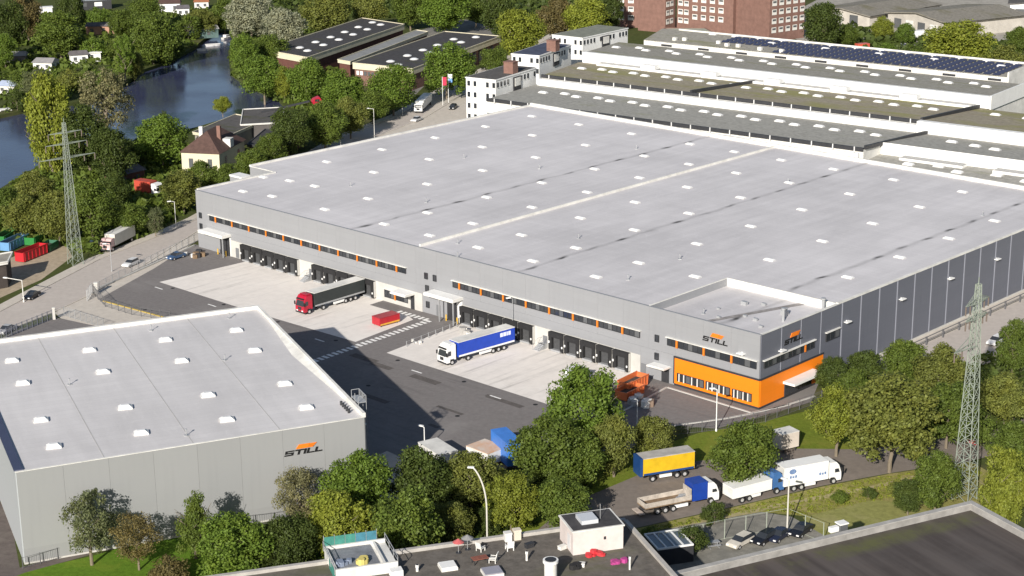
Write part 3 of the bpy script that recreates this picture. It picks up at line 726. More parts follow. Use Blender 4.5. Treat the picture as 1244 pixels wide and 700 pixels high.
for y in np.arange(3.2, 6.5, .4): b.bar((SW + 1.45, y, 14.65), (SW + 1.45, y, 15.6), .03)
b.bar((SW + 1.45, 3.2, 15.6), (SW + 1.45, 6.4, 15.6), .05); b.bar((SW + .25, 3.2, 15.6), (SW + 1.45, 3.2, 15.6), .05); b.bar((SW + .25, 6.4, 15.6), (SW + 1.45, 6.4, 15.6), .05)
b.build('roof_ladder', steel, small)
wall_sign(small, lambda s, z, o: (s, -.17 - o, z), 37.0, 9.55, 5.9, .75)
# ------------------------------------------------------------------ old factory sheds behind the hall
def shed(label, x0l, x0r, y0, y1, xr, zb0, zf, zb, roof, sk=(), front=offwhite, gutter=True, sky_off=0.0, label_cat='factory', slots=()):
    """one bay: front wall up to zf, roof falling back to zb; left edge runs from x0l (front) to x0r (back)"""
    t = in_frame('factory_shed', label, label_cat, FACT, 'factory sheds behind the large hall')
    b = MB(); b.add([(x0l, y0, 0), (xr, y0, 0), (xr, y0, zf), (x0l, y0, zf)], [(0, 1, 2, 3)])
    b.add([(xr, y0, 0), (xr, y1, 0), (xr, y1, zb), (xr, y0, zf)], [(0, 1, 2, 3)])
    b.add([(x0l, y0, 0), (x0r, y1, 0), (x0r, y1, zb), (x0l, y0, zf)], [(0, 3, 2, 1)])
    b.add([(x0r, y1, 0), (xr, y1, 0), (xr, y1, zb), (x0r, y1, zb)], [(0, 3, 2, 1)])
    b.build('wall', front, t)
    b = MB(); b.add([(x0l, y0, zf), (xr, y0, zf), (xr, y1, zb), (x0r, y1, zb), (x0l, y0, zf - .2), (xr, y0, zf - .2), (xr, y1, zb - .2), (x0r, y1, zb - .2)],
                    [(0, 1, 2, 3), (7, 6, 5, 4), (0, 4, 5, 1), (1, 5, 6, 2), (2, 6, 7, 3), (3, 7, 4, 0)])
    b.build('roof', roof, t)
    if gutter:
        b = MB(); b.box(x0l, y0 - .35, zf - .55, xr, y0 - .01, zf + .35); b.box(x0l, y0 + .01, zf + .03, xr, y0 + .3, zf + .35, 0); b.build('gutter', anthracite, t)
        f = MB(); f.box(-.14, -.5, -.9, .14, -.36, .5); me = f.mesh('gutter_post', curb_m)
        for x in np.arange(x0l + 3, xr - 1, 5.85 * 1.0): link('gutter_post', me, t, (x, y0, zf))
    for x, y in sk:
        k = (y - y0) / (y1 - y0)
        o = link('skylight', SKY_FACT, t, (x, y, zf + (zb - zf) * k)); o.rotation_euler = (math.atan2(zb - zf, y1 - y0), 0, random.uniform(-.03, .03))
    for x in slots:
        m = MB(); m.box(x, y0 - .05, zf - 1.5, x + 4.2, y0 - .012, zf - .8); m.build('window', anthracite, t)
    return t
S1 = [(-28 + 5.87 * i, 25.6 if i % 2 else 22.9) for i in range(19)]
S2 = [(-41.6 + 5.87 * i, 64.6 if i % 2 else 62.0) for i in range(22)]
S3 = [(-54 + 5.87 * i, 105 if i % 2 else 99.8) for i in range(24)]
f1 = shed('dark roofed factory shed nearest behind the large hall', -31, -41, 0, 36.3, 85.4, 0, 11.5, 9.0, shed_dark, [p for p in S1 if p[0] < 82])
f2 = shed('mossy brown factory shed roof in the second row behind the hall', -40, -53, 38.6, 77.0, 82.5, 0, 11.6, 9.0, shed_moss, [p for p in S2 if p[0] < 79])
f3 = shed('grey factory shed roof in front of the solar panel roof', -52, -65, 79, 117.8, 85.5, 0, 12.1, 9.0, shed_grey, [p for p in S3 if p[0] < 78], gutter=False)
f4 = shed('long factory shed roof covered with blue solar panels', -55, -62, 118.2, 141, 74, 0, 10.6, 11.0, shed_grey, [(x, 138.8) for x in np.arange(-40, 70, 9)] + [(x, 133) for x in (-14, 6, 25, 44, 66)], gutter=False, slots=np.arange(-48, 70, 14.5))
f1b = shed('dark factory shed roof with white dome lights at right edge', 85.45, 83, 9.6, 36.3, 190, 0, 11.5, 9.0, shed_dark, [(97, 26), (104, 24), (110, 22), (118, 27), (127, 25), (136, 22), (145, 26)], gutter=False, slots=(92, 108, 124))
f2b = shed('mossy factory shed roof beside the white gable at right edge', 82.55, 80.5, 38.6, 77, 190, 0, 11.9, 8.8, shed_moss, [(92, 66), (101, 66), (110, 62), (119, 66)], gutter=False, slots=(98, 114, 130))
f0b = shed('low dark factory roof wedged between the hall and a white clerestory', 60, 60, -2.0, 9.5, 190, 0, 8.3, 8.6, shed_dark, [(96, 3), (103, 5), (109, 2), (118, 4), (126, 2), (133, 4)], gutter=False)
# white facing of the steps between the bays, glass boxes in front of the second step
def part_box(t, name, m, *boxes):
    b = MB()
    for q in boxes: b.box(*q)
    return b.build(name, m, t)
part_box(f2, 'clerestory', white, (-40, 36.4, 8.9, 82.4, 37.9, 10.95))
part_box(f3, 'clerestory', white, (-52, 77.2, 8.9, 85.4, 78.9, 12.3))
part_box(f2b, 'clerestory', white, (82.6, 36.4, 8.9, 190, 38.55, 12.05))
part_box(f1b, 'clerestory', white, (85.5, 9.52, 8.55, 190, 9.58, 11.6))
part_box(f1, 'gutter_wall', white, (-31, -1.3, 8, 84.6, -.7, 10.6))
gb = MB(); gb.box(0, 0, 0, 16.4, 3.4, .75, 0, 1); gbm = gb.mesh('roof_light_box', [white, glass_grey])
for x in np.arange(-44, 70, 21.9): link('roof_light_box', gbm, f3, (x, 73.6, 9.2))
gc = MB(); gc.box(0, 0, 0, 5.2, 3.2, 1.9); gcm = gc.mesh('roof_housing', [white])
for x in np.arange(-27.4, 72, 21.9): link('roof_housing', gcm, f3, (x, 73.7, 9.15))
for x in (92, 116, 140): link('roof_light_box', gbm, f1b, (x, 6.2, 8.35))
part_box(f3, 'gable_wall', white, (85.6, 77.2, 8.6, 86.0, 117.6, 12.6))
part_box(f4, 'gable_wall', offwhite, (74.05, 118.2, 0, 74.5, 141, 12.0))
part_box(f4, 'verge', offwhite, (-55, 140.6, 10.9, 74, 141.1, 11.5))
for q, (fx, fy0, fy1, z0, z1, t) in enumerate(((85.3, .4, 36, 11.5, 9.0, f1), (82.4, 38.9, 76.6, 11.6, 9.0, f2), (12.0, 38.9, 76, 11.6, 9.0, f2))):
    b = MB(); b.add([(fx, fy0, z0), (fx + .7, fy0, z0), (fx + .7, fy1, z1), (fx, fy1, z1)] + [(fx, fy0, z0 + .9), (fx + .7, fy0, z0 + .9), (fx + .7, fy1, z1 + .9), (fx, fy1, z1 + .9)],
                    [(0, 4, 7, 3), (1, 2, 6, 5), (4, 5, 6, 7), (0, 1, 5, 4), (3, 7, 6, 2)]); b.build('fire_wall', anthracite, t)
# solar panels: rows of tilted modules, more than can be told apart
b = MB()
for x in np.arange(-30, 70.0, 3.0):
    for y in np.arange(119.0, 136.8, 2.75):
        if x < -8 and y < 127: continue
        z = 10.6 + (y - 118.2) / 22.8 * .4 + .12
        b.add([(x, y, z), (x + 2.2, y, z), (x + 2.2, y + 1.5, z + .42), (x, y + 1.5, z + .42), (x, y + 1.5, z), (x + 2.2, y + 1.5, z)], [(0, 1, 2, 3), (3, 2, 5, 4), (0, 3, 4), (1, 5, 2)])
so_ = b.build('solar_panel', solar, f4); so_['kind'] = 'stuff'
for x, y in ((-46, 122), (-43, 123.5), (-30, 124), (-25, 121), (-21, 121.5), (-12, 120), (-4, 120)): b = MB(); b.box(x, y, 10.5, x + 1.3, y + 1.2, 11.7); b.build('roof_unit', offwhite, f4)
# brick lift houses and white office heads at the left end of the sheds
def office_head(label, p_fr, p_fl, p_far, z, floors, chimney=None, roofm=bitumen):
    """p_fr: front right corner, p_fl: front left corner, p_far: far right corner, all photo pixels at roof height z"""
    fr_, fl_, fa_ = U(*p_fr, z), U(*p_fl, z), U(*p_far, z)
    d = (fr_ - fl_).to_2d(); yaw = math.atan2(d.y, d.x)
    w = d.length; dep = (fa_ - fr_).to_2d().dot(Vector((-math.sin(yaw), math.cos(yaw))))
    t = thing('office_block', label, 'office block', (fl_.x, fl_.y, 0), yaw, 'white office blocks at the shed ends')
    b = MB(); b.box(0, 0, 0, w, dep, z - .3); b.build('wall', white, t)
    b = MB(); b.box(-.2, -.2, z - .29, w + .2, dep + .2, z, 0); b.box(.1, .1, z + .001, w - .1, dep - .1, z + .05, 1); b.build('roof', [white, roofm], t)
    wi = MB(); wi.box(0, -.09, 0, .95, -.002, 1.5); wm_ = wi.mesh('window', glass)
    f = MB(); f.box(-.1, -.16, -.14, 1.05, -.092, -.0); wsill = f.mesh('sill', offwhite)
    for k in range(floors):
        zz = z - 2.5 - k * 3.3
        n = int((w - .6) / 1.75)
        for i in range(n):
            if i == n // 2: continue
            o = link('window', wm_, t, (.6 + i * (w - 1.6) / max(1, n - 1) * 1.0 - .1, 0, zz)); link('sill', wsill, o)
        if k < 1:
            n = int(dep / 1.9)
            for i in range(n):
                if i % 6 in (4,): continue
                o = link('window', wm_, t, (w, .7 + i * (dep - 2.2) / max(1, n - 1), zz), R(90)); link('sill', wsill, o)
    b = MB(); b.box(w + .0, dep * .42, z - 5.0, w + .35, dep * .42 + 4.2, z - .9); b.build('shaft', anthracite, t)
    b = MB(); b.box(w + .36, dep * .42 + .5, z - 3.6, w + .5, dep * .42 + 3.7, z - 1.2); b.build('balcony_panel', offwhite, t)
    if chimney:
        c = U(*chimney, z); l = c.to_2d() - Vector((fl_.x, fl_.y)); x, y = l.dot(Vector((math.cos(yaw), math.sin(yaw)))), l.dot(Vector((-math.sin(yaw), math.cos(yaw))))
        b = MB(); b.box(x - 1.6, y - 1.2, z, x + 1.6, y + 1.8, z + 3.3); b.box(x - 1.75, y - 1.35, z + 3.3, x + 1.75, y + 1.95, z + 3.55); b.build('lift_housing', brickm, t)
    return t
office_head('white office block with four window rows behind the hall roof', (602, 97), (566, 93.5), (661, 83), 13.6, 4, (620, 89))
office_head('white office block with blue tinted roof and brick lift housing, middle one', (655, 67.5), (621.5, 65), (710, 55.5), 13.2, 2, (671.5, 62), mat('blue_felt', (0.06, 0.07, 0.11), .8, 0, .3, .4))
office_head('white office block with green grey roof, farthest of the three', (707.5, 46), (671, 42), (753, 33), 12.6, 2, None, mat('green_felt', (0.20, 0.21, 0.17), .9, 0, .25, .4))
# flat-roofed blocks in general
def flat_block(label, quad, z, fascia, wallm, roofm, sky_px, fh=1.9, name='school_block', cat='school building'):
    """quad: near-left, far-left, far-right, near-right as photo pixels at roof height z"""
    P = [U(x, y, z) for x, y in quad]
    yaw = math.atan2((P[3] - P[0]).y, (P[3] - P[0]).x); o = P[0].to_2d()
    ca, sa = Vector((math.cos(yaw), math.sin(yaw))), Vector((-math.sin(yaw), math.cos(yaw)))
    L_ = [((p.to_2d() - o).dot(ca), (p.to_2d() - o).dot(sa)) for p in P]
    w = (L_[3][0] + (L_[2][0] - L_[1][0])) / 2; d = (L_[1][1] + L_[2][1]) / 2; sk_ = (L_[1][0] + L_[2][0] - w) / 2 / d
    t = thing(name, label, cat, (o.x, o.y, 0), yaw)
    sh_ = lambda x, y: (x + y * sk_, y)
    b = MB(); b.prism([sh_(.5, .5), sh_(w - .5, .5), sh_(w - .5, d - .5), sh_(.5, d - .5)], 0, z - fh); b.build('wall', wallm, t)
    b = MB(); b.prism([sh_(0, 0), sh_(w, 0), sh_(w, d), sh_(0, d)], z - fh + .002, z, 0, 1); b.build('roof', [fascia, roofm], t)
    b = MB()
    for (x0, y0), (x1, y1) in (((0, 0), (w, 0)), ((0, 0), (0, d)), ((w, 0), (w, d)), ((0, d), (w, d))): b.bar((*sh_(x0, y0), z + .1), (*sh_(x1, y1), z + .1), .18)
    b.build('roof_edge', fascia, t)
    for X, Y in sky_px:
        p = U(X, Y, z).to_2d() - o
        m = MB(); m.cyl(0, 0, -.03, .2, 1.5, 1, 14); m.cyl(0, 0, .2, .5, 1.4, 0, 14, .8)
        link('skylight', m.mesh('skylight', [dome, curb_m]), t, (p.dot(ca), p.dot(sa), z))
    return t, sh_, w, d, z

# ------------------------------------------------------------------ brick tower block
def brick_block(label, pts, base_z, z1, face_windows, roofm=bitumen):
    """pts: front-left, front-right, back-right as world points; windows on the front (cols, rows) and the right face"""
    a, c, d = (p.to_2d() for p in pts); e = (c - a); yaw = math.atan2(e.y, e.x); w = e.length
    dep = max(4.0, (d - c).dot(Vector((-math.sin(yaw), math.cos(yaw)))))
    t = thing('brick_building', label, 'brick building', (a.x, a.y, 0), yaw, 'brick blocks on the skyline')
    b = MB(); b.box(0, 0, 0, w, dep, z1); b.build('wall', brickm, t)
    b = MB(); b.box(-.15, -.15, z1 + .002, w + .15, dep + .15, z1 + .5); b.build('roof', offwhite, t)
    wi = MB(); wi.box(-.15, -.1, -.1, 2.15, -.002, 1.95); wme = wi.mesh('window', offwhite)
    f = MB(); f.box(.1, -.13, .95, 1.9, -.102, 1.7); fme = f.mesh('pane', glass_grey)
    for side, cols_, z0, rows_, x0, stx in face_windows:
        for i in range(cols_):
            for k in range(rows_):
                if side == 'F': o = link('window', wme, t, (x0 + i * stx, 0, z0 + k * 3.35))
                else: o = link('window', wme, t, (w, x0 + i * stx, z0 + k * 3.35), R(90))
                link('pane', fme, o)
    return t
BT = 22.0
brick_block('red brick wing with two window columns, leftmost on the skyline', [U(748, 33), U(776, 34), U(776, 34) + Vector((8, 12, 0))], 0, BT, [('F', 2, 3.0, 6, 1.2, 3.9)])
brick_block('red brick projecting wing with blank front and white roof edge', [U(775, 37), U(808, 40), U(823, 37)], 0, 13.2, [('R', 2, 3.2, 3, .8, 3.0)])
brick_block('red brick block with four columns of white windows', [U(836, 40), U(890, 46), U(890, 46) + Vector((8, 10, 0))], 0, BT, [('F', 4, 5.5, 6, 2.0, 4.0)])
brick_block('red brick recess with small windows beside the projecting wing', [U(822, 37), U(838, 39), U(838, 39) + Vector((8, 10, 0))], 0, BT, [('F', 2, 3.2, 6, .8, 2.9)])
brick_block('tall blank red brick tower block with many white windows on its right side', [U(886, 44), U(934, 52), U(978, 46)], 0, BT + 8, [('R', 5, 3.5, 8, 1.4, 3.7)])

t, sh_a, wa, da, za = flat_block('low white annex with a window row between office block and hall', [(603, 121), (614, 114), (636, 119), (626, 127)], 10.3, white, white, bitumen, [], .5, 'plant_annex', 'annex')
for i in range(5): b = MB(); b.box(wa * (.1 + i * .17), .41, za - 2.2, wa * (.1 + i * .17) + wa * .1, .49, za - .9); b.build('window', glass, t)
flat_block('low flat roof of pale green felt in front of the brick blocks', [(822, 43), (813, 36), (850, 33), (884, 43)], 9.0, brickm, brickm, mat('pale_green_felt', (.36, .37, .29), .9, 0, .2, .3), [], .5, 'annex_block', 'annex')
# ------------------------------------------------------------------ the two flat-roofed school blocks
s5 = 310, 10, 4.0129
q5 = lambda x, y: (310 + x / 4.0129, 10 + y / 4.0129)
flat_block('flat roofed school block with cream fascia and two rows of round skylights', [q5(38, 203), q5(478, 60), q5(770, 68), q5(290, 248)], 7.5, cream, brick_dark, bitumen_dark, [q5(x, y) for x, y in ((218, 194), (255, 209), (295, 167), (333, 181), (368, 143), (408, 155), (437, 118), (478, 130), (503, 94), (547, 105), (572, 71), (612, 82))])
t5, sh5, w5, d5, z5 = flat_block('flat roofed brick school block with round skylights nearer the street', [q5(475, 268), q5(915, 122), q5(1205, 130), q5(800, 300)], 7.2, cream, brickm, bitumen_dark, [q5(x, y) for x, y in ((660, 261), (775, 250), (742, 233), (697, 277), (818, 206), (850, 220), (888, 182), (935, 195), (968, 153), (1004, 168), (1076, 143))])
for i in range(6):
    b = MB(); b.box(1.2 + i * 1.5, .36, 3.4, 2.2 + i * 1.5, .49, 4.7); b.build('window', white if i < 2 else glass_grey, t5)
for i in range(9):
    x, y = sh5(w5 - .5, d5 * (.32 + i * .07)); b = MB(); b.box(x, y, 1.0, x + .12, y + 2.2, 4.8); b.build('window', anthracite, t5)
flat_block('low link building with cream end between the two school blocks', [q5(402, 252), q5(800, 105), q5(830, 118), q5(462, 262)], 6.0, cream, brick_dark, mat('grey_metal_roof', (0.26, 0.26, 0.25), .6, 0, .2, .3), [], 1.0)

# ------------------------------------------------------------------ house with brown hipped roof and the flat-roofed works beside it
def hip_house(label, corner, yaw, w, d, eave, ridge, wallm, roofm, name='house', cat='house', hip=True, chim=0, wins=2):
    t = thing(name, label, cat, corner, yaw)
    b = MB(); b.box(0, 0, 0, w, d, eave); b.build('wall', wallm, t)
    o = .45; h2 = d * .5 if hip else 0.0
    b = MB(); z = eave
    if w >= d:
        v = [(-o, -o, z), (w + o, -o, z), (w + o, d + o, z), (-o, d + o, z), (min(h2, w * .5), d / 2, ridge), (max(w - h2, w * .5), d / 2, ridge)]
        b.add(v, [(0, 1, 5, 4), (1, 2, 5), (2, 3, 4, 5), (3, 0, 4), (3, 2, 1, 0)])
    else:
        h2 = w * .5 if hip else 0
        v = [(-o, -o, z), (w + o, -o, z), (w + o, d + o, z), (-o, d + o, z), (w / 2, h2, ridge), (w / 2, d - h2, ridge)]
        b.add(v, [(0, 1, 4), (1, 2, 5, 4), (2, 3, 5), (3, 0, 4, 5), (3, 2, 1, 0)])
    r = b.build('roof', roofm, t)
    for i in range(chim):
        m = MB(); cx_, cy_ = w * (.35 + .4 * i), d * (.3 + .1 * i); m.box(cx_ - .5, cy_ - .4, eave, cx_ + .5, cy_ + .4, ridge + 1.1); m.build('chimney', offwhite if i == 0 else brickm, r)
    for i in range(wins):
        m = MB(); x = w * (i + .5) / wins - .6; m.box(x, -.1, eave * .35, x + 1.2, -.004, eave * .75); m.build('window', glass_grey, t)
        m = MB(); y = d * (i + .5) / wins - .6; m.box(w + .004, y, eave * .35, w + .1, y + 1.2, eave * .75); m.build('window', glass_grey, t)
    return t
hp = U(220, 185, 6.2); hq = U(266, 187, 6.2); hd = hq - hp
hh_ = hip_house('villa with brown hipped tile roof and cream gable by the canal', (hp.x, hp.y, 0), math.atan2(hd.y, hd.x) , hd.length, 17.5, 6.2, 11.0, cream, tile_m, chim=2)
m = MB(); m.box(hd.length - 1.8, 7.2, 6.3, hd.length + .3, 9.6, 8.6); m.build('dormer', offwhite, hh_)
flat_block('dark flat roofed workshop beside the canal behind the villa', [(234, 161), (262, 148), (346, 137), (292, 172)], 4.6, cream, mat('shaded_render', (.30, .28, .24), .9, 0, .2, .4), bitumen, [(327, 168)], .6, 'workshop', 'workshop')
flat_block('flat roofed works building with raised white parapet on the canal bank', [(292, 152), (296, 133), (344, 131), (346, 149)], 5.0, offwhite, mat('shadow_side_render', (.11, .10, .095), .9, 0, .2, .4), bitumen, [], .25, 'workshop', 'workshop')  # wall colour darkened to stand for the shadow side
flat_block('low grey roofed shed behind the dark garden tree', [(300, 176), (318, 160), (372, 158), (352, 180)], 4.0, anthracite, brick_dark, bitumen_dark, [], .6, 'workshop', 'workshop')

# ------------------------------------------------------------------ depots at the top right
def gable_hall(label, fl, fr_, far, eave, ridge, wallm, roofm, doors=0):
    a, c, e = U(*fl), U(*fr_), U(*far)
    d = (c - a).to_2d(); yaw = math.atan2(d.y, d.x); w = d.length; dep = (e - c).to_2d().dot(Vector((-math.sin(yaw), math.cos(yaw))))
    t = thing('depot_hall', label, 'depot', (a.x, a.y, 0), yaw)
    b = MB(); b.add([(0, 0, 0), (w, 0, 0), (w, 0, eave), (w / 2, 0, ridge), (0, 0, eave), (0, dep, 0), (w, dep, 0), (w, dep, eave), (w / 2, dep, ridge), (0, dep, eave)], [(0, 1, 2, 3, 4), (9, 8, 7, 6, 5), (1, 6, 7, 2), (0, 4, 9, 5)])
    b.build('wall', wallm, t)
    b = MB(); o = 1.0
    b.add([(-o, -o, eave - .1), (w / 2, -o, ridge + .3), (w + o, -o, eave - .1), (-o, dep + o, eave - .1), (w / 2, dep + o, ridge + .3), (w + o, dep + o, eave - .1)], [(0, 1, 4, 3), (1, 2, 5, 4)])
    b.add([(-o, -o, eave - .5), (w / 2, -o, ridge - .1), (w + o, -o, eave - .5), (-o, dep + o, eave - .5), (w / 2, dep + o, ridge - .1), (w + o, dep + o, eave - .5)], [(3, 4, 1, 0), (4, 5, 2, 1)])
    b.add([(-o, -o, eave - .1), (w / 2, -o, ridge + .3), (w + o, -o, eave - .1), (-o, -o, eave - .5), (w / 2, -o, ridge - .1), (w + o, -o, eave - .5)], [(0, 3, 4, 1), (1, 4, 5, 2)])
    b.build('roof', roofm, t)
    for i in range(doors):
        m = MB(); x = w * (.12 + i * .8 / doors); m.box(x, -.2, .2, x + 4, -.005, 4.2); m.build('door', offwhite if i % 2 else glass_grey, t)
    return t
depot_wall = mat('depot_wall', (.47, .44, .39), .85, 0, .2, .3)
q3 = lambda x, y: (980 + x / 4.712, y / 4.712)
gable_hall('wide pale depot hall with grey fibre roof at upper right', (1078, 33), (1150, 47), (1228, 33), 6.0, 7.6, depot_wall, fibre, 4)
gable_hall('smaller depot hall with shallow brownish roof left of the wide one', (988, 25), (1056, 34), (1112, 16), 4.8, 6.2, depot_wall, fibre, 3)
gable_hall('distant depot hall with blue grey roof at the top edge', q3(380, 60), q3(520, 66), q3(760, 8), 5.0, 7.5, offwhite, mat('blue_grey_roof', (0.10, 0.13, 0.19), .7, 0, .2, .2), 0)
gable_hall('white flat depot with dark windows at the right margin', q3(1160, 110), q3(1420, 118), q3(1500, 70), 6.5, 6.9, white, bitumen, 3)
# ------------------------------------------------------------------ allotment cabins, boats
def cabin(label, x, y, w, d, h, wallm, roofm, yaw=-0.2, flat=False, rise=1.3):
    p = U(x, y)
    if flat:
        t = thing('garden_cabin', label, 'cabin', (p.x, p.y, 0), yaw)
        b = MB(); b.box(-w / 2, 0, 0, w / 2, d, h - .25); b.build('wall', wallm, t)
        b = MB(); b.box(-w / 2 - .4, -.4, h - .248, w / 2 + .4, d + .4, h); b.build('roof', roofm, t)
        for i in range(2):
            m = MB(); xx = -w / 2 + w * (.15 + .4 * i); m.box(xx, -.08, h * .35, xx + w * .2, -.003, h * .75); m.build('window', white if i else glass_grey, t)
        return t
    c = Vector((p.x, p.y, 0)) - Vector((math.cos(yaw), math.sin(yaw), 0)) * w / 2
    return hip_house(label, c, yaw, w, d, h, h + rise, wallm, roofm, 'garden_cabin', 'cabin', hip=False, wins=2)
pink = mat('pink_render', (0.42, 0.24, 0.17), .85, 0, .15, .5); slate = mat('slate_roof', (0.13, 0.12, 0.125), .8, 0, .25, .6)
cabin('long flat roofed building at the top edge above the allotments', 113, 12, 16, 7, 4.2, anthracite, mat('pale_blue_roof', (0.26, 0.29, 0.32), .6, 0, .15, .3), .3, True)
cabin('pinkish allotment cabin with white framed windows', 119, 42, 9, 5, 3.2, pink, slate, 0.05)
cabin('small cabin with flat white roof beside the pinkish one', 146, 41, 6, 4, 2.8, pink, white, 0.1, True)
cabin('white allotment cabin with dark roof near the canal bend', 97, 77, 6, 4.5, 3.0, white, slate, 0.35)
cabin('white glazed garden house beside the white cabin', 116, 75, 4, 4, 3.4, white, white, 0.35, True)
cabin('allotment cabin with grey gable roof among hedges', 52, 86, 7, 6, 2.8, offwhite, mat('grey_gable', (0.28, 0.27, 0.27), .8, 0, .2, .6), -0.2)
cabin('low cabin with grey roof at the left edge', 16, 77, 9, 5, 2.6, slate, mat('grey_gable'  , (0.28, 0.27, 0.27)), 0.1)
cabin('cabin with blue white tarpaulin roof at the left edge', 8, 114, 6, 5, 2.6, offwhite, paint('pale_blue', (.42, .48, .62)), -0.3)
cabin('white house with brown roof at the top beside the silvery tree', 206, 16, 9, 6, 4.0, white, tile_m, 0.1)
cabin('small white house at the top right of the brown roofed one', 223, 20, 5, 5, 3.2, white, slate, 0.2)
cabin('orange roofed garden hut at the top edge', 245, 11, 6, 5, 3.0, offwhite, mat('terracotta', (.32, .13, .06), .8, 0, .2, .6), .1)
cabin('grey boathouse standing at the far end of the canal', 242, 47, 15, 6, 3.4, mat('teal_wall', (.10, .16, .15), .8, 0, .3, .4), mat('pale_grey_roof', (.36, .36, .35), .8, 0, .2, .4), 0.3)
cabin('dark roofed open shed beside the red container lorry', 160, 224, 9, 5, 3.0, brick_dark, slate, 0.9)
cabin('white hut showing among bushes behind the hall corner', 331, 203, 3.5, 3.5, 3.2, white, white, 0.5, True)
cabin('white flat hut at the top edge beside the trees', 55, 16, 6, 4, 2.4, white, white, 0.3, True)

def boat(label, x, y, L_, yaw, m, cabin_=True):
    p = U(x, y, -1.1)
    t = thing('boat', label, 'boat', (p.x, p.y, -1.15), yaw)
    b = MB(); n = 7; w = L_ * .17
    prof = [(-.5, .9), (-.45, 1), (-.1, 1), (.25, .8), (.42, .4), (.5, .02)]
    up = [(L_ * a, w * k) for a, k in prof] + [(L_ * a, -w * k) for a, k in prof[::-1]]
    lo = [(q[0] * .9, q[1] * .7) for q in up]; k = len(up)
    b.add([(*q, .0) for q in lo] + [(*q, .8) for q in up], [(i, k + i, k + (i + 1) % k, (i + 1) % k) for i in range(k)])
    b.add([(*q, .72) for q in up], [tuple(range(k))[::-1]], 1); b.build('hull', [m, offwhite], t)
    if cabin_:
        b = MB(); b.extrude_y([(-L_ * .25, .75), (L_ * .15, .75), (L_ * .08, 1.6), (-L_ * .25, 1.7)], -w * .7, w * .7); b.build('cabin', white, t)
        b = MB(); b.box(-L_ * .2, -w * .71, 1.1, L_ * .05, w * .71, 1.45); b.build('window', glass, t)
    return t
boat('white cabin boat moored at the left edge of the canal', 9, 138, 11, .5, white)
boat('white open boat moored by the boathouse', 259, 56, 6, .4, white, False)
boat('small white boat lying nearest the far bank trees', 246, 62, 4, .3, offwhite, False)
boat('pale motor boat at the far end of the canal', 276, 47, 6, 1.0, offwhite)
for i, (x, y, l) in enumerate(((82, 111, 'white canoe lying on the bank below the cabin'), (70, 107, 'pale dinghy lying on the bank left of the white canoe'))):
    p = U(x, y); t = thing('canoe', l, 'canoe', (p.x, p.y, 0), .3 + i * .3)
    b = MB(); pr = [(-2.4, 0), (-1, .42), (1, .42), (2.4, 0), (1, -.42), (-1, -.42)]
    b.add([(q[0], q[1], .5) for q in pr] + [(q[0] * .8, q[1] * .4, .0) for q in pr], [(i_, (i_ + 1) % 6, 6 + (i_ + 1) % 6, 6 + i_) for i_ in range(6)] + [tuple(range(6)), tuple(range(6, 12))]); b.build('hull', offwhite, t)

# ------------------------------------------------------------------ foreground roofs
ZM, ZR = 9.5, 8.0
m0, m1 = U(600, 655.5, ZM), U(678, 644.6, ZM); _d = (m1 - m0).to_2d()
MID = Frame(m0.x, m0.y, math.atan2(_d.y, _d.x))
e0 = MID.l(767, 647, ZM); e1 = MID.l(823, 700, ZM)
MX = (e0[0] + e1[0]) / 2
mid = in_frame('flat_roof_building', 'dark flat roofed building with rooftop hut at the bottom centre', 'building', MID)
b = MB(); b.box(-40, -45, 0, MX, 0, ZM, 0, 1); b.build('roof', [offwhite, moss_roof('patched_felt', (0.130, 0.117, 0.102), (0.12, 0.12, 0.07), .35, (0.18, 0.165, 0.15))], mid)
b = MB(); b.box(-40, -.45, ZM - .02, MX, .15, ZM + .45); b.box(MX - .35, -45, ZM - .02, MX + .2, -.46, ZM + .42); b.build('parapet', mat('parapet_stone', (.42, .40, .37), .85, 0, .2, .7), mid)
def roofloc(px_, py_, fr=MID, z=ZM): return fr.l(px_, py_, z)
pz = ZM + 3.1
pc = [roofloc(*q, z=pz) for q in ((678, 630), (737, 618), (758, 637.4), (700.6, 648))]
hx0, hx1 = (pc[0][0] + pc[3][0]) / 2, (pc[1][0] + pc[2][0]) / 2; hy1, hy0 = (pc[0][1] + pc[1][1]) / 2, (pc[2][1] + pc[3][1]) / 2
pk = mat('pink_white_render', (.62, .55, .52), .85, 0, .12, .6)
hut = in_frame('rooftop_hut', 'pale rooftop hut with dark felt top and square roof light', 'rooftop hut', MID)
for ch in ():
    pass
b = MB(); b.box(hx0, hy0, ZM + .005, hx1, hy1, pz); b.build('wall', pk, hut)
b = MB(); b.box(hx0 - .15, hy0 - .15, pz + .003, hx1 + .15, hy1 + .15, pz + .18, 0); b.box(hx0 + .1, hy0 + .1, pz + .181, hx1 - .1, hy1 - .1, pz + .22, 1); r_ = b.build('roof', [offwhite, bitumen_dark], hut)
b = MB(); cx_, cy_ = roofloc(713, 631.5, z=pz + .3); b.box(cx_ - 1.1, cy_ - 1.2, pz + .2, cx_ + 1.1, cy_ + 1.2, pz + .75); b.build('roof_light', glassm('milky_glass', (.55, .57, .6), .3), r_)
b = MB(); b.bar((cx_ + 1.7, cy_ - .2, pz + .2), (cx_ + 1.7, cy_ - .2, pz + 2.3), .04); b.build('mast', steel, r_)
b = MB(); b.box(hx1 - 2.6, hy0 - .04, ZM + 1.6, hx1 - 2.3, hy0 - .003, ZM + 2.0); b.build('grille', anthracite, hut)
b = MB(); b.box(hx0 - .05, hy0 + 1.0, ZM + .3, hx0 - .004, hy0 + 2.0, ZM + 2.3); b.build('door', mat('white_door', (.6, .6, .6), .6, 0, .1), hut)
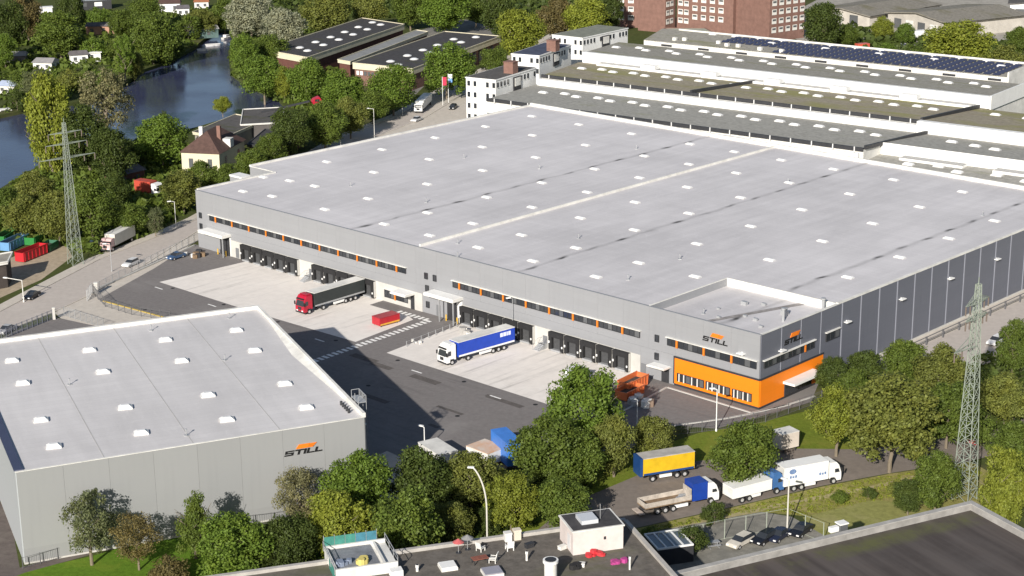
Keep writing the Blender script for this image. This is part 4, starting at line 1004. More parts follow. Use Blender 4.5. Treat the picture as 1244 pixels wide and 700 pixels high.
def on_roof(name, label, cat, X, Y, yaw=0.0, z=ZM, group=None):
    p = U(X, Y, z); return thing(name, label, cat, (p.x, p.y, z), MID.yaw + yaw, group)
def roof_light(label, X, Y, w, d, m, yaw=0):
    t = on_roof('roof_light', label, 'roof light', X, Y, yaw)
    b = MB(); b.box(-w / 2, -d / 2, 0, w / 2, d / 2, .35); b.build('curb', offwhite, t)
    b = MB(); b.box(-w / 2 + .08, -d / 2 + .08, .352, w / 2 - .08, d / 2 - .08, .5); b.build('pane', m, t)
roof_light('white square roof light on the dark roof left of the chimney', 544, 690, 2.1, 2.0, white)
roof_light('grey square roof light nearest the bottom edge', 598, 697, 2.4, 2.2, glassm('grey_dome', (.30, .29, .33), .35))
def garden_chair(label, X, Y, yaw, m=white, s=1.0):
    t = on_roof('plastic_chair', label, 'chair', X, Y, yaw)
    b = MB(); b.box(-.45 * s, -.45 * s, .42 * s, .45 * s, .45 * s, .5 * s); b.build('seat', m, t)
    b = MB(); b.extrude_y([(-.45 * s, .5 * s), (-.38 * s, .5 * s), (-.55 * s, 1.35 * s), (-.66 * s, 1.32 * s)], -.45 * s, .45 * s); b.build('backrest', m, t)
    for x in (-.4, .4):
        for y in (-.4, .4):
            q = MB(); q.box((x - .05) * s, (y - .05) * s, 0, (x + .05) * s, (y + .05) * s, .419 * s); q.build('leg', m, t)
    for y in (-.47, .39): q = MB(); q.box(-.5 * s, y * s, .68 * s, .4 * s, (y + .08) * s, .75 * s); q.build('armrest', m, t)
garden_chair('white plastic chair behind the reddish table on the dark roof', 584, 669, .6, m=offwhite, s=.95)
garden_chair('white plastic chair at the right end of the reddish table', 599, 683, 2.6, m=offwhite, s=1.0)
garden_chair('white plastic chair beside the tall curved lamp at the roof edge', 619, 668, 1.6, s=1.0)
t = on_roof('patio_table', 'reddish wooden table between white chairs on the dark roof', 'table', 583, 684, .1)
b = MB(); b.box(-1.0, -.55, .68, 1.0, .55, .76); b.build('table_top', mat('red_wood', (.25, .09, .06), .7, 0, .3, 2), t)
for x in (-.9, .8):
    for y in (-.45, .4): q = MB(); q.box(x, y, 0, x + .09, y + .09, .679); q.build('leg', anthracite, t)
def parasol(label, X, Y, m, r, h):
    t = on_roof('parasol', label, 'parasol', X, Y)
    b = MB(); n = 10
    b.add([(math.cos(i * 2 * math.pi / n) * r, math.sin(i * 2 * math.pi / n) * r, h - .5) for i in range(n)] + [(0, 0, h)], [(i, (i + 1) % n, n) for i in range(n)]); b.build('canopy', m, t)
    b = MB(); b.cyl(0, 0, 0, h - .05, .04, 0, 6); b.build('pole', steel, t)
    b = MB(); b.cyl(0, 0, 0, .12, .35, 0, 10); b.build('base', anthracite, t)
parasol('faded red sunshade beside the grey one on the dark roof', 557, 672, paint('faded_red', (.5, .12, .12)), .75, 2.0)
parasol('grey round sunshade at the far edge of the dark roof', 568, 668, mat('grey_cloth', (.22, .22, .22), .9, 0, .2, 2), .8, 2.1)
def crate(label, X, Y, w, d, h, m, name='storage_box', cat='box', yaw=0.0):
    t = on_roof(name, label, cat, X, Y, yaw)
    b = MB(); b.box(-w / 2, -d / 2, 0, w / 2, d / 2, h * .8); b.build('body', m, t)
    b = MB(); b.box(-w / 2 - .04, -d / 2 - .04, h * .802, w / 2 + .04, d / 2 + .04, h); b.build('lid', m, t)
crate('tall white storage box standing by the far roof edge, left one', 617, 657, .9, .8, 1.2, offwhite)
crate('tall cream storage box standing by the far roof edge, right one', 628, 655, .9, .8, 1.4, mat('cream_box', (.62, .56, .46), .7, 0, .1))
crate('low white box beside the hut on the dark roof', 683, 667, 1.0, .6, .5, offwhite, yaw=.4)
crate('small black and white box left of the hut', 643, 665, 1.1, .6, .6, anthracite, yaw=.3)
crate('small white box right of the chimney vent', 706, 688, .9, .6, .5, offwhite, yaw=-.5)
def vent(label, X, Y, r, h, cap=True):
    t = on_roof('chimney_vent', label, 'chimney vent', X, Y)
    b = MB(); b.cyl(0, 0, 0, h, r, 0, 18); b.build('pipe', offwhite, t)
    if cap:
        b = MB(); b.cyl(0, 0, h + .001, h + .35, r * 1.22, 0, 18); b.cyl(0, 0, h + .352, h + .4, r * .9, 1, 18); b.build('cap', [white, anthracite], t)
vent('thick white round chimney vent with wide cap on the dark roof', 669, 706, .78, 2.5)
vent('thin white vent pipe between the boxes and the chimney', 640, 681, .15, .9)
vent('thin white vent pipe at the right end of the dark roof', 765, 692, .12, 1.4)
vent('white vent knob in front of the square roof light', 507, 694, .18, .5)
def heap(label, X, Y, m, n, w, d, s, name, cat, z=ZM):
    t = on_roof(name, label, cat, X, Y, z=z)
    rr = random.Random(n)
    for i in range(n):
        b = MB(); x, y = rr.uniform(-w, w), rr.uniform(-d, d); q = s * rr.uniform(.7, 1.3)
        b.prism([(x + q * math.cos(a) * rr.uniform(.8, 1.1), y + q * math.sin(a) * rr.uniform(.8, 1.1)) for a in np.arange(0, 6.2, .9)], 0, q * rr.uniform(.6, 1.5)); b.build('cushion' if cat == 'cushions' else 'piece', m, t)
    return t
heap('heap of red cushions lying in front of the rooftop hut', 722, 675, paint('red', (.55, .03, .04), .7), 9, 1.3, .4, .42, 'cushion_heap', 'cushions')
heap('heap of magenta and purple cushions right of the red ones', 751, 683, paint('magenta', (.40, .05, .22), .7), 8, 1.1, .4, .38, 'cushion_heap', 'cushions')
heap('black rubbish bag lying by the chimney vent', 697, 690, black, 4, .5, .4, .5, 'rubbish_bag', 'bag')
# work platform with green netting
tp = [roofloc(*q, z=ZM + 1.0) for q in ((392, 671), (465, 655), (482, 682), (413, 700))]
tx0, tx1 = (tp[0][0] + tp[3][0]) / 2, (tp[1][0] + tp[2][0]) / 2; ty1, ty0 = (tp[0][1] + tp[1][1]) / 2, (tp[2][1] + tp[3][1]) / 2
plat = in_frame('work_platform', 'raised work platform with green safety netting at the left end of the dark roof', 'work platform', MID)
tz = ZM + 1.0
part_box(plat, 'base', offwhite, (tx0, ty0, 0, tx1, ty1, tz)); part_box(plat, 'deck', mat('grey_deck', (.20, .21, .23), .7, 0, .3, .8), (tx0 + .5, ty0 + .4, tz + .003, tx1 - 2.0, ty1 - .4, tz + .08))
part_box(plat, 'kerb', offwhite, (tx0, ty1 - .3, tz + .004, tx1, ty1, tz + .45)); part_box(plat, 'kerb', offwhite, (tx0, ty0, tz + .004, tx1, ty0 + .3, tz + .4)); part_box(plat, 'kerb', offwhite, (tx0, ty0 + .31, tz + .004, tx0 + .3, ty1 - .31, tz + .4)); part_box(plat, 'kerb', offwhite, (tx1 - 1.7, ty0 + .31, tz + .004, tx1 - 1.4, ty1 - .31, tz + .4))
net = mat('green_net', (.05, .22, .18), .8, 0, .3, 1.0); net2 = mat('blue_green_net', (.05, .18, .24), .8, 0, .3, 1.0)
nn = 5
for i in range(nn):
    x0, x1 = tx0 + (tx1 - 1 - tx0) * i / nn, tx0 + (tx1 - 1 - tx0) * (i + 1) / nn
    part_box(plat, 'net_panel', net if i < 3 else net2, (x0 + .04, ty1 + .05, tz + .2, x1 - .04, ty1 + .09, tz + 1.6))
part_box(plat, 'net_panel', net, (tx0 - .09, ty0, tz - 1.5, tx0 - .05, ty1 - 3.4, tz + .3))
for i in range(nn + 1): x = tx0 + (tx1 - 1 - tx0) * i / nn; m = MB(); m.bar((x, ty1 + .14, tz - .3), (x, ty1 + .14, tz + 1.8), .05); m.build('post', steel, plat)
for x in (tx0 - .12, tx1 + .02):
    for y in np.linspace(ty0, ty1, 4): m = MB(); m.bar((x, y, tz - .2), (x, y, tz + 1.2), .045); m.build('post', steel, plat)
    m = MB(); m.bar((x, ty0, tz + 1.15), (x, ty1, tz + 1.15), .05); m.bar((x, ty0, tz + .6), (x, ty1, tz + .6), .04); m.build('rail', steel, plat)
x, y = roofloc(441, 684, z=tz)
heap('yellow sacks piled on the platform with green netting', 441, 684, paint('yellow_sack', (.62, .52, .16), .8), 7, .8, .5, .5, 'sack_pile', 'sacks', z=tz + .08)
heap('blue grey sheets lying at the left of the platform deck', 418, 687, paint('blue_sheet', (.20, .24, .32), .8), 5, .9, .6, .4, 'sheet_pile', 'sheets', z=tz + .08)
part_box(plat, 'hatch', white, (tx1 - 1.2, ty0 - 1.6, ZM, tx1 + .3, ty0 - .3, ZM + .9))
# right-hand roof
r0, r1 = U(850, 690, ZR + .9), U(1180, 611, ZR + .9); _d = (r1 - r0).to_2d()
RGT = Frame(r1.x, r1.y, math.atan2(_d.y, _d.x))
rgt = in_frame('flat_roof_building', 'large flat roof with pale parapet and mossy corner at the bottom right', 'building', RGT)
RX0 = MID.w(MX, 0).to_2d() - RGT.o
b = MB(); b.box(-47.5, -50, 0, -.3, -.3, ZR, 0, 1)
mr, nt_, N_, b_, L_ = nodes_of('streaked_felt')
_co = N_('ShaderNodeTexCoord').outputs['Object']
_mp = N_('ShaderNodeMapping'); _mp.inputs['Scale'].default_value = (1.0, .05, 1); L_(_co, _mp.inputs[0])
_a = N_('ShaderNodeTexNoise', i_Scale=.55, i_Detail=4.0); L_(_mp.outputs[0], _a.inputs['Vector'])
_b = N_('ShaderNodeTexNoise', i_Scale=.12, i_Detail=8.0, i_Roughness=.7); L_(_co, _b.inputs['Vector'])
_sp = N_('ShaderNodeSeparateXYZ'); L_(_co, _sp.inputs[0])
_c = mixc(nt_, ramp(nt_, _a.outputs['Fac'], .4, .62), (.052, .042, .038), (.088, .073, .066))
_c = mixc(nt_, ramp(nt_, _b.outputs['Fac'], .45, .7, 0, .6), _c, (.088, .077, .073))
_m = math_(nt_, 'MULTIPLY', ramp(nt_, _b.outputs['Fac'], .42, .6), ramp(nt_, math_(nt_, 'ABSOLUTE', math_(nt_, 'ADD', _sp.outputs[1], 2.6)), .6, 2.4, .85, 0))
_c = mixc(nt_, _m, _c, (.095, .10, .03)); L_(_c, b_.inputs['Base Color']); b_.inputs['Roughness'].default_value = .9
b.build('roof', [offwhite, mr], rgt)
stone = mat('coping_stone', (.37, .36, .34), .85, 0, .22, .7)
b = MB(); b.box(-47.5, -.29, 0, 0.3, .3, ZR + .9); b.box(-.29, -50, 0, .3, -.295, ZR + .9); b.build('parapet', mat('parapet_render', (.30, .29, .275), .9, 0, .3, .5), rgt)
b = MB(); b.box(-47.5, -.4, ZR + .902, .42, .4, ZR + 1.02); b.box(-.4, -50, ZR + .902, .42, -.405, ZR + 1.02); b.build('coping', stone, rgt)
# glazed box and picnic frame in the yard between the roofs
p = U(812, 676); t = thing('glazed_shed', 'dark shed with white framed glass roof in the shaded yard', 'shed', (p.x, p.y, 0), MID.yaw)
b = MB(); b.box(-2.6, -2.6, 0, 2.6, 2.6, 2.4); b.build('wall', anthracite, t)
b = MB()
for x in np.linspace(-2.6, 2.4, 5): b.box(x, -2.4, 2.41, x + .2, 2.4, 2.62)
b.box(-2.6, -2.6, 2.405, 2.6, -2.4, 2.65); b.box(-2.6, 2.4, 2.405, 2.6, 2.6, 2.65); b.build('frame', white, t)
b = MB()
for x in np.linspace(-2.4, 1.35, 4): b.box(x + .01, -2.39, 2.415, x + 1.04, 2.39, 2.5)
b.build('pane', glassm('pane_blue', (.10, .12, .14), .2), t)
p = U(866, 664); t = thing('picnic_table', 'grey steel table with benches in the shaded yard', 'table', (p.x, p.y, 0), MID.yaw)
b = MB(); b.box(-.9, -.4, .7, .9, .4, .78); b.build('table_top', steel, t)
for y in (-.85, .55): b = MB(); b.box(-.9, y, .42, .9, y + .3, .48); b.build('bench', steel, t)
for x in (-.7, .6): b = MB(); b.box(x, -.8, 0, x + .1, .8, .1); b.box(x, -.05, .1, x + .1, .05, .699); b.build('leg', steel, t)

flat_block('dark low building with pale roof edge at the left margin', [(-70, 332), (-60, 318), (13, 308), (17, 317)], 5.6, offwhite, mat('dark_brown_wall', (.06, .05, .045), .9, 0, .3, .4), mat('pale_roof', (.30, .28, .24), .9, 0, .2, .4), [], .5, 'storage_building', 'building')

# ------------------------------------------------------------------ vehicles
def wheel_set(t, xs, r=.5, half=1.25, w=.35):
    k = ('w', r, w)
    if k not in MATS:
        a = MB(); a.wheel(0, 0, 0, r, w); c = MB(); c.wheel(0, 0, 0, r * .55, w + .04, 0, 10)
        MATS[k] = (a.mesh('wheel', tyre_m), c.mesh('rim', rim_m))
    for x in xs:
        for s in (-1, 1):
            o = link('wheel', MATS[k][0], t, (x, s * (half - w / 2), r)); link('rim', MATS[k][1], o)
def cab(t, m, x=0.0, hgt=3.75, length=2.25, w=2.5, deflector=None):
    h = hgt; y = w / 2
    b = MB(); b.extrude_y([(x - .05, .55), (x, 1.0), (x - .02, 1.75), (x - .32, h - .85), (x - .5, h - .45), (x - .9, h), (x - length, h + .05), (x - length, .95), (x - 1.95, .95), (x - 1.9, 1.15), (x - .95, 1.15), (x - .9, .55)], -y, y); b.build('cab', m, t)
    b = MB(); b.add([(x - .005 + .03, -y + .15, 1.78), (x + .025, y - .15, 1.78), (x - .285, y - .25, h - .9), (x - .285, -y + .25, h - .9), (x - .1, -y + .15, 1.78), (x - .1, y - .15, 1.78), (x - .4, y - .25, h - .9), (x - .4, -y + .25, h - .9)], [(0, 1, 2, 3), (0, 4, 5, 1), (1, 5, 6, 2), (2, 6, 7, 3), (3, 7, 4, 0)]); b.build('windscreen', glass, t)
    for s in (-1, 1):
        b = MB(); b.extrude_y([(x - .3, 1.85), (x - 1.15, 1.85), (x - 1.15, h - 1.05), (x - .5, h - 1.05)], s * (y + .002), s * (y + .02)); b.build('side_window', glass, t)
        b = MB(); b.box(x - .1, s * (y + .04), 1.9, x + .08, s * (y + .28), 2.6); b.build('mirror', black, t)
        b = MB(); b.box(x - .02, s * (y - .5) - .2, .72, x + .03, s * (y - .5) + .2, .95); b.build('headlight', white, t)
    b = MB(); b.box(x - .06, -y + .75, .98, x + .028, y - .75, 1.6); b.box(x - .5, -y + .02, .38, x + .04, y - .02, .70); b.build('grille', anthracite, t)
    b = MB(); b.extrude_y([(x - .35, h - .55), (x + .02, h - .62), (x - .3, h - .4)], -y + .2, y - .2); b.build('sun_visor', black, t)
def lorry_place(front, rear=None, yaw=None):
    f = U(*front) if not isinstance(front, Vector) else front
    if yaw is None: d = (f - U(*rear)).to_2d(); yaw = math.atan2(d.y, d.x)
    return (f.x, f.y, 0), yaw
def box_body(t, x0, x1, z0, z1, side, top, w=2.55, stripe=None, endm=None, mark=None, name='body'):
    y = w / 2
    b = MB(); b.box(x0, -y, z0, x1, y, z1 - .12, 0)
    bd = b.build(name, side, t)
    b = MB(); b.box(x0 - .03, -y - .03, z1 - .119, x1 + .03, y + .03, z1); b.build('roof_sheet', top, bd)
    if stripe:
        for s in (-1, 1): b = MB(); b.box(x0 + .1, s * (y + .002), z0 + .02, x1 - .1, s * (y + .03), z0 + .34); b.build('side_rail', stripe, bd)
    if endm: b = MB(); b.box(x0 - .05, -y + .05, z0, x0 - .004, y - .05, z1 - .14); b.build('rear_door', endm, bd)
    return bd
def under(t, x0, x1, box=True):
    b = MB(); b.box(x0, -.55, .85, x1, .55, 1.14); b.build('chassis', anthracite, t)
    if box:
        for s in (-1, 1): b = MB(); L0 = x0 + (x1 - x0) * .45; b.box(L0, s * 1.0, .5, L0 + (x1 - x0) * .24, s * 1.22, .95); b.build('side_guard', white, t)
def semi(label, front, rear=None, yaw=None, cabm=white, side=white, top=offwhite, stripe=None, mark=None, length=16.2, hgt=4.0):
    loc, yw = lorry_place(front, rear, yaw)
    t = thing('articulated_lorry', label, 'lorry', loc, yw)
    cab(t, cabm); under(t, -6.3, -2.3, False); under(t, -length + .1, -4.2)
    bd = box_body(t, -length, -2.85, 1.15, hgt, side, top, stripe=stripe, endm=anthracite)
    wheel_set(t, (-1.4, -5.1, -length + 2.6, -length + 3.9, -length + 5.2))
    if mark:
        for s in (-1, 1):
            for i, wd in enumerate((.55, .3, .62, .62)):
                xx = -length + 1.0 + sum((.55, .3, .62, .62)[:i]) + i * .14
                b = MB(); b.box(xx, s * 1.276, 2.75, xx + wd, s * 1.30, 3.5); b.build('side_print', mark, bd)
    b = MB(); b.box(-2.2, -1.0, 3.85, -1.0, 1.0, 4.0); b.build('roof_spoiler', cabm, t)
    return t
red = paint('truck_red', (.42, .012, .035)); blue = paint('trailer_blue', (.012, .055, .42), .45); darkcurt = mat('black_curtain', (.03, .036, .036), .6, 0, .2, .6)
HY = HALL.yaw
def docked(px_, py_): x, y = HALL.l(px_, py_); return x, y
semi('white cab lorry with blue curtain trailer backed to the dock', Vector(HALL.w(97.9, -19.9)), yaw=HY - R(96.0), cabm=white, side=blue, top=offwhite, stripe=white, mark=mat('print_white', (.7, .74, .85), .5, 0, 0))
semi('red cab lorry with black curtain trailer backed to the dock', Vector(HALL.w(55.6, -17.5)), yaw=HY - R(90) + .01, cabm=red, side=darkcurt, top=offwhite, stripe=steel)
def swap_body(label, a, c, side, top, z0=.9, z1=3.2, w=2.5, trim=None):
    p, q = U(*a), U(*c); d = (q - p).to_2d()
    t = thing('swap_body', label, 'container', ((p.x + q.x) / 2, (p.y + q.y) / 2, 0), math.atan2(d.y, d.x)); l = d.length / 2
    box_body(t, -l, l, z0, z1, side, top, w, stripe=trim, endm=side)
    for x in (-l + .35, l - .55):
        for s in (-1, 1): b = MB(); b.box(x, s * (w / 2 - .25) - .08, 0, x + .16, s * (w / 2 - .25) + .08, z0 - .004); b.build('leg', anthracite, t)
    return t
swap_body('red swap body on legs with yellow line standing alone on the concrete', (457, 396.5), (481, 390), paint('box_red', (.42, .02, .03)), paint('box_red_top', (.35, .018, .03)), .3, 1.85, trim=paint('yellow_line', (.65, .35, .05)))
# yellow curtain trailer
loc, yw = lorry_place((777, 584), (839, 574))
t = thing('curtain_trailer', 'yellow curtain trailer with blue headboard parked by the grass', 'trailer', loc, yw)
tl = (U(777, 584) - U(839, 574)).length
under(t, -tl, -.2); box_body(t, -tl, 0, 1.2, 4.0, paint('yellow', (.62, .40, .015), .5), mat('dirty_cover', (.42, .40, .37), .85, 0, .25, .5), stripe=paint('frame_blue', (.015, .06, .2)), endm=paint('frame_blue', (.015, .06, .2)))
part_box(t, 'headboard', paint('frame_blue', (.015, .06, .2)), (.05, -1.27, 1.1, .5, 1.27, 4.0)); wheel_set(t, (-tl + 1.6, -tl + 2.9, -1.6))
b = MB(); b.bar((-tl, -.5, 1), (-tl - 1.8, 0, .9), .08); b.bar((-tl, .5, 1), (-tl - 1.8, 0, .9), .08); b.build('drawbar', anthracite, t)
# flatbed with blue and white cab
loc, yw = lorry_place((868, 607), (779, 625)); fl = (U(868, 607) - U(779, 625)).length
t = thing('flatbed_lorry', 'flatbed lorry with white cab, blue sleeper and empty low sided bed', 'lorry', loc, yw)
cab(t, white, hgt=3.4, length=1.9); part_box(t, 'sleeper', paint('sleeper_blue', (.012, .05, .30)), (-4.4, -1.24, 1.0, -1.92, 1.24, 3.7)); under(t, -fl, -2)
bed = part_box(t, 'bed', wood, (-fl, -1.25, 1.2, -4.6, 1.25, 1.38))
for q in ((-fl, -1.27, 1.384, -4.6, -1.2, 2.1), (-fl, 1.2, 1.384, -4.6, 1.27, 2.1), (-fl, -1.19, 1.384, -fl + .07, 1.19, 2.1), (-4.67, -1.19, 1.384, -4.6, 1.19, 3.0)): part_box(bed, 'side_board', mat('dirty_board', (.47, .42, .36), .85, 0, .35, 1.2), q)
part_box(t, 'tail_lift', mat('rust_white', (.5, .42, .36), .8, 0, .35, 1), (-fl - .9, -1.2, .5, -fl - .05, 1.2, .62))
wheel_set(t, (-1.3, -fl + 2.0, -fl + 3.3, -fl + 4.6))
heap_ = MB()
for i in range(8): q = random.uniform(.2, .5); xx, yy = random.uniform(-fl + 1, -5.5), random.uniform(-.8, .8); heap_.box(xx, yy, 1.385, xx + q * 2, yy + q, 1.4 + q * .6)
heap_.build('scrap_load', steel, t)
def rigid(label, front, rear, cabm, side, top, hgt=3.9, print_=None, stripe=None, short=False):
    loc, yw = lorry_place(front, rear); l = (U(*front) - U(*rear)).length
    t = thing('box_lorry', label, 'lorry', loc, yw)
    ch = 2.9 if short else 3.5
    cab(t, cabm, hgt=ch, length=2.0); under(t, -l, -2, not short); bd = box_body(t, -l, -2.3, 1.05, hgt, side, top, stripe=stripe, endm=offwhite)
    wheel_set(t, (-1.3, -l + 1.7, -l + 3.0) if not short else (-1.3, -l + 1.7))
    if print_:
        for s in (-1, 1):
            y = s * 1.275
            b = MB(); b.extrude_y([(-l + 1.4 + math.cos(a) * .62, 3.25 + math.sin(a) * .42) for a in np.arange(0, 6.2, .6)], y, y + s * .02); b.build('side_print', print_, bd)
            for x0, z0, n in ((-l + .9, 2.2, 3), (-3.9, 1.9, 3)):
                for i in range(n): b = MB(); b.box(x0 + i * .45, y, z0, x0 + .32 + i * .45, y + s * .02, z0 + .42 - .08 * (i % 2)); b.build('side_print', print_, bd)
    return t
rigid('white box lorry with blue marks on its side beside the meadow', (1016, 583), (947, 596), white, white, white, 4.0, mat('print_blue', (.16, .24, .42), .6, 0, .3, 3))
rigid('white lorry with blue cab half hidden under the verge tree', (946, 595), (884, 611), paint('cab_blue', (.05, .14, .34)), white, white, 2.7)
rigid('small white box lorry with pinkish cab parked on the street', (128, 307), (159, 291), paint('cab_redwhite', (.62, .42, .40)), mat('cream_box_body', (.55, .54, .48), .6, 0, .1), offwhite, 3.6, short=True)
rigid('red and white container lorry among trees by the canal', (196, 240), (168, 236), white, paint('red_orange', (.46, .07, .045)), paint('red_orange', (.46, .07, .045)), 3.9)
rigid('white lorry driving on the street beyond the hall', (508, 138), (520, 126), white, white, white, 3.4, short=True)
swap_body('pale beige box body standing behind the verge tree', (944, 549), (964, 544), mat('beige_body', (.58, .52, .45), .7, 0, .1), offwhite, .7, 3.3)
rigid('white lorry half hidden behind the tall tree at the dock', (690, 480), (702, 466), white, white, white, 3.4, short=True)

def car(label, front, rear, m, estate=False, name='parked_car', group=None):
    loc, yw = lorry_place(front, rear)
    t = thing(name, label, 'car', loc, yw, group)
    w = .88
    b = MB(); b.extrude_y([(0, .35), (.02, .62), (-.25, .78), (-1.25, .92), (-4.2, .95), (-4.4, .7), (-4.38, .35)], -w, w)
    rear_ = -4.15 if estate else -3.75
    v0 = [(-1.2, -w + .06, .925), (-1.2, w - .06, .925), (rear_, w - .06, .955), (rear_, -w + .06, .955)]
    v1 = [(-1.95, -w + .2, 1.42), (-1.95, w - .2, 1.42), (rear_ + (.3 if estate else .75), w - .2, 1.42), (rear_ + (.3 if estate else .75), -w + .2, 1.42)]
    b.add([(p[0] - .02, p[1] * .97, p[2] + .022) for p in v1] + [(p[0] - .02, p[1] * .97, p[2] - .03) for p in v1], [(0, 1, 2, 3)[::1], (4, 7, 6, 5), (0, 4, 5, 1), (1, 5, 6, 2), (2, 6, 7, 3), (3, 7, 4, 0)])
    b.build('body', m, t)
    g = MB(); g.add(v0 + v1, [(0, 1, 5, 4), (1, 2, 6, 5), (2, 3, 7, 6), (3, 0, 4, 7), (4, 5, 6, 7)]); g.build('window', glass, t)
    for s in (-1, 1):
        q = MB(); q.box(-.1, s * .6 - .2, .55, .03, s * .6 + .2, .72); q.build('headlight', white, t)
        q = MB(); q.box(-4.42, s * .65 - .18, .62, -4.3, s * .65 + .18, .8); q.build('taillight', red, t)
    wheel_set(t, (-.85, -3.45), .33, .9, .22)
blackcar = paint('car_black', (.012, .013, .018), .25); 
car('black car driving on the street at the left', (32, 366), (52, 355), blackcar, name='moving_car')
car('white estate car parked behind the street fence', (152, 326), (172, 317), paint('car_white', (.7, .7, .7), .3), True)
car('beige white car parked first in the shaded yard', (888, 668), (912, 655), paint('car_beige', (.62, .58, .50), .3), True)
car('black car parked next to the beige one', (917, 664), (942, 651), blackcar, True)
car('dark blue car parked between two black ones in the yard', (936, 661), (957, 647), paint('car_navy', (.02, .025, .05), .25))
car('black car parked last by the yard fence', (964, 655), (982, 642), blackcar)
car('white car parked under trees beside the dark grey hall side', (1203, 421), (1220, 412), paint('car_white2', (.75, .75, .75), .3), True)
car('dark car standing by the office entrance beyond the hall', (548, 134), (556, 128), blackcar, True)
car('white car parked by the red machine at the depots', (1040, 62), (1062, 60), paint('car_white', (.7, .7, .7)), True)
car('white estate car parked before the small light trees of the depots', (1088, 58), (1112, 57), paint('car_white', (.7, .7, .7)), True)
rigid('white box lorry standing before the wide depot hall', (1100, 50), (1124, 48), white, white, white, 3.6)
swap_body('red container standing before the depot halls', (1040, 64), (1054, 63), paint('depot_red', (.55, .10, .06)), paint('depot_red', (.55, .10, .06)), .3, 3.2)
car('white car waiting at the street bend beyond the hall', (502, 149), (514, 144), paint('car_white', (.7, .7, .7)))
car('blue car parked by the left hall corner', (205, 317), (218, 313), paint('car_blue', (.05, .10, .20), .3))
car('red car under trees at the right edge', (1180, 542), (1196, 533), paint('car_red', (.4, .04, .05), .3))
car('silver car at the gate in the left corner', (0, 408), (10, 403), paint('car_silver', (.4, .4, .4), .3))
car('blue car parked behind the left pylon foot', (104, 303), (118, 297), paint('car_blue2', (.06, .14, .28), .3))
# waste skips, containers
def skip(label, a, c, m, h=2.1, w=2.4, group='waste skips by the left pylon'):
    p, q = U(*a), U(*c); d = (q - p).to_2d(); l = d.length / 2
    t = thing('waste_skip', label, 'skip', ((p.x + q.x) / 2, (p.y + q.y) / 2, 0), math.atan2(d.y, d.x), group)
    y = w / 2; b = MB()
    b.extrude_y([(-l, .2), (l - .3, .2), (l, h), (-l, h)], -y, -y + .08); b.extrude_y([(-l, .2), (l - .3, .2), (l, h), (-l, h)], y - .08, y)
    b.box(-l, -y + .081, .2, l - .35, y - .081, .35); b.box(-l - .02, -y + .081, .35, -l + .08, y - .081, h); b.add([(l - .3, -y, .2), (l - .3, y, .2), (l, y, h), (l, -y, h), (l - .4, -y, .2), (l - .4, y, .2), (l - .1, y, h), (l - .1, -y, h)], [(0, 1, 2, 3), (7, 6, 5, 4), (3, 2, 6, 7)])
    s_ = b.build('shell', m, t)
    for i in range(7):
        for s in (-1, 1): q = MB(); x = -l + .4 + i * (2 * l - 1) / 6; q.box(x, s * (y + .005), .3, x + .12, s * (y + .1), h - .1); q.build('rib', m, t)
    for s in (-1, 1): q = MB(); q.box(-l, s * y - .07, h + .002, l, s * y + .07, h + .12); q.build('rim', m, t)
    q = MB(); q.box(-l + .1, -y + .1, .36, l - .45, y - .1, h * .62); q.build('contents', mat('dark_waste', (.06, .055, .05), .95, 0, .4, 2), t)
    return t
grn = paint('skip_green', (.03, .20, .05)); 
skip('large green skip at the back of the container yard', (0, 301), (20, 290), grn, 2.6)
skip('light blue skip between the green and red ones', (6, 306), (32, 294), paint('skip_blue', (.14, .30, .52)))
skip('bright red skip nearest the street in the container yard', (24, 319), (54, 307), paint('skip_red', (.48, .02, .03)), 2.2)
skip('flat green skip behind the red one', (36, 299), (52, 290), grn, 1.9)
skip('dark green skip right of the red one', (54, 307), (66, 300), paint('skip_dkgreen', (.02, .12, .06)), 1.6)
skip('orange open skip standing by the hall wall', (757, 478), (781, 466), paint('skip_orange', (.60, .16, .055)), 2.0, 2.5, None)
skip('longer orange open skip in front of the first orange one', (754, 487), (776, 476), paint('skip_orange', (.60, .16, .055)), 1.6, 2.6, None)
def scrap(label, X, Y, m, n, w, d, s, name='scrap_pile', cat='scrap'):
    p = U(X, Y); t = thing(name, label, cat, (p.x, p.y, 0), HALL.yaw); rr = random.Random(X)
    for i in range(n):
        b = MB(); x, y = rr.uniform(-w, w), rr.uniform(-d, d); q = s * rr.uniform(.6, 1.3)
        b.prism([(x + q * math.cos(a) * rr.uniform(.7, 1.1), y + q * math.sin(a) * rr.uniform(.7, 1.1)) for a in np.arange(0, 6.2, 1.05)], 0, q * rr.uniform(.8, 1.6)); b.build('bale', m[i % len(m)], t)
scrap('grey and white bales heaped beside the orange skips', 776, 490, [steel, offwhite, mat('brown_bale', (.22, .16, .12), .9, 0, .3, 1)], 14, 2.4, 1.6, .8)
scrap('pallets and bags stacked outside the left hall entrance', 236, 310, [wood, offwhite, anthracite, wood], 11, 2.6, 1.8, .7, 'pallet_stack', 'pallets')
scrap('white sacks standing on the concrete beside the blue trailer', 567, 405, [offwhite, mat('grey_sack', (.35, .34, .32), .9, 0, .2)], 4, 1.1, .6, .7, 'sack_pile', 'sacks')
scrap('small white stones at the edge of the right apron', 505, 416, [offwhite], 5, 1.5, .3, .3, 'stone_pile', 'stones')
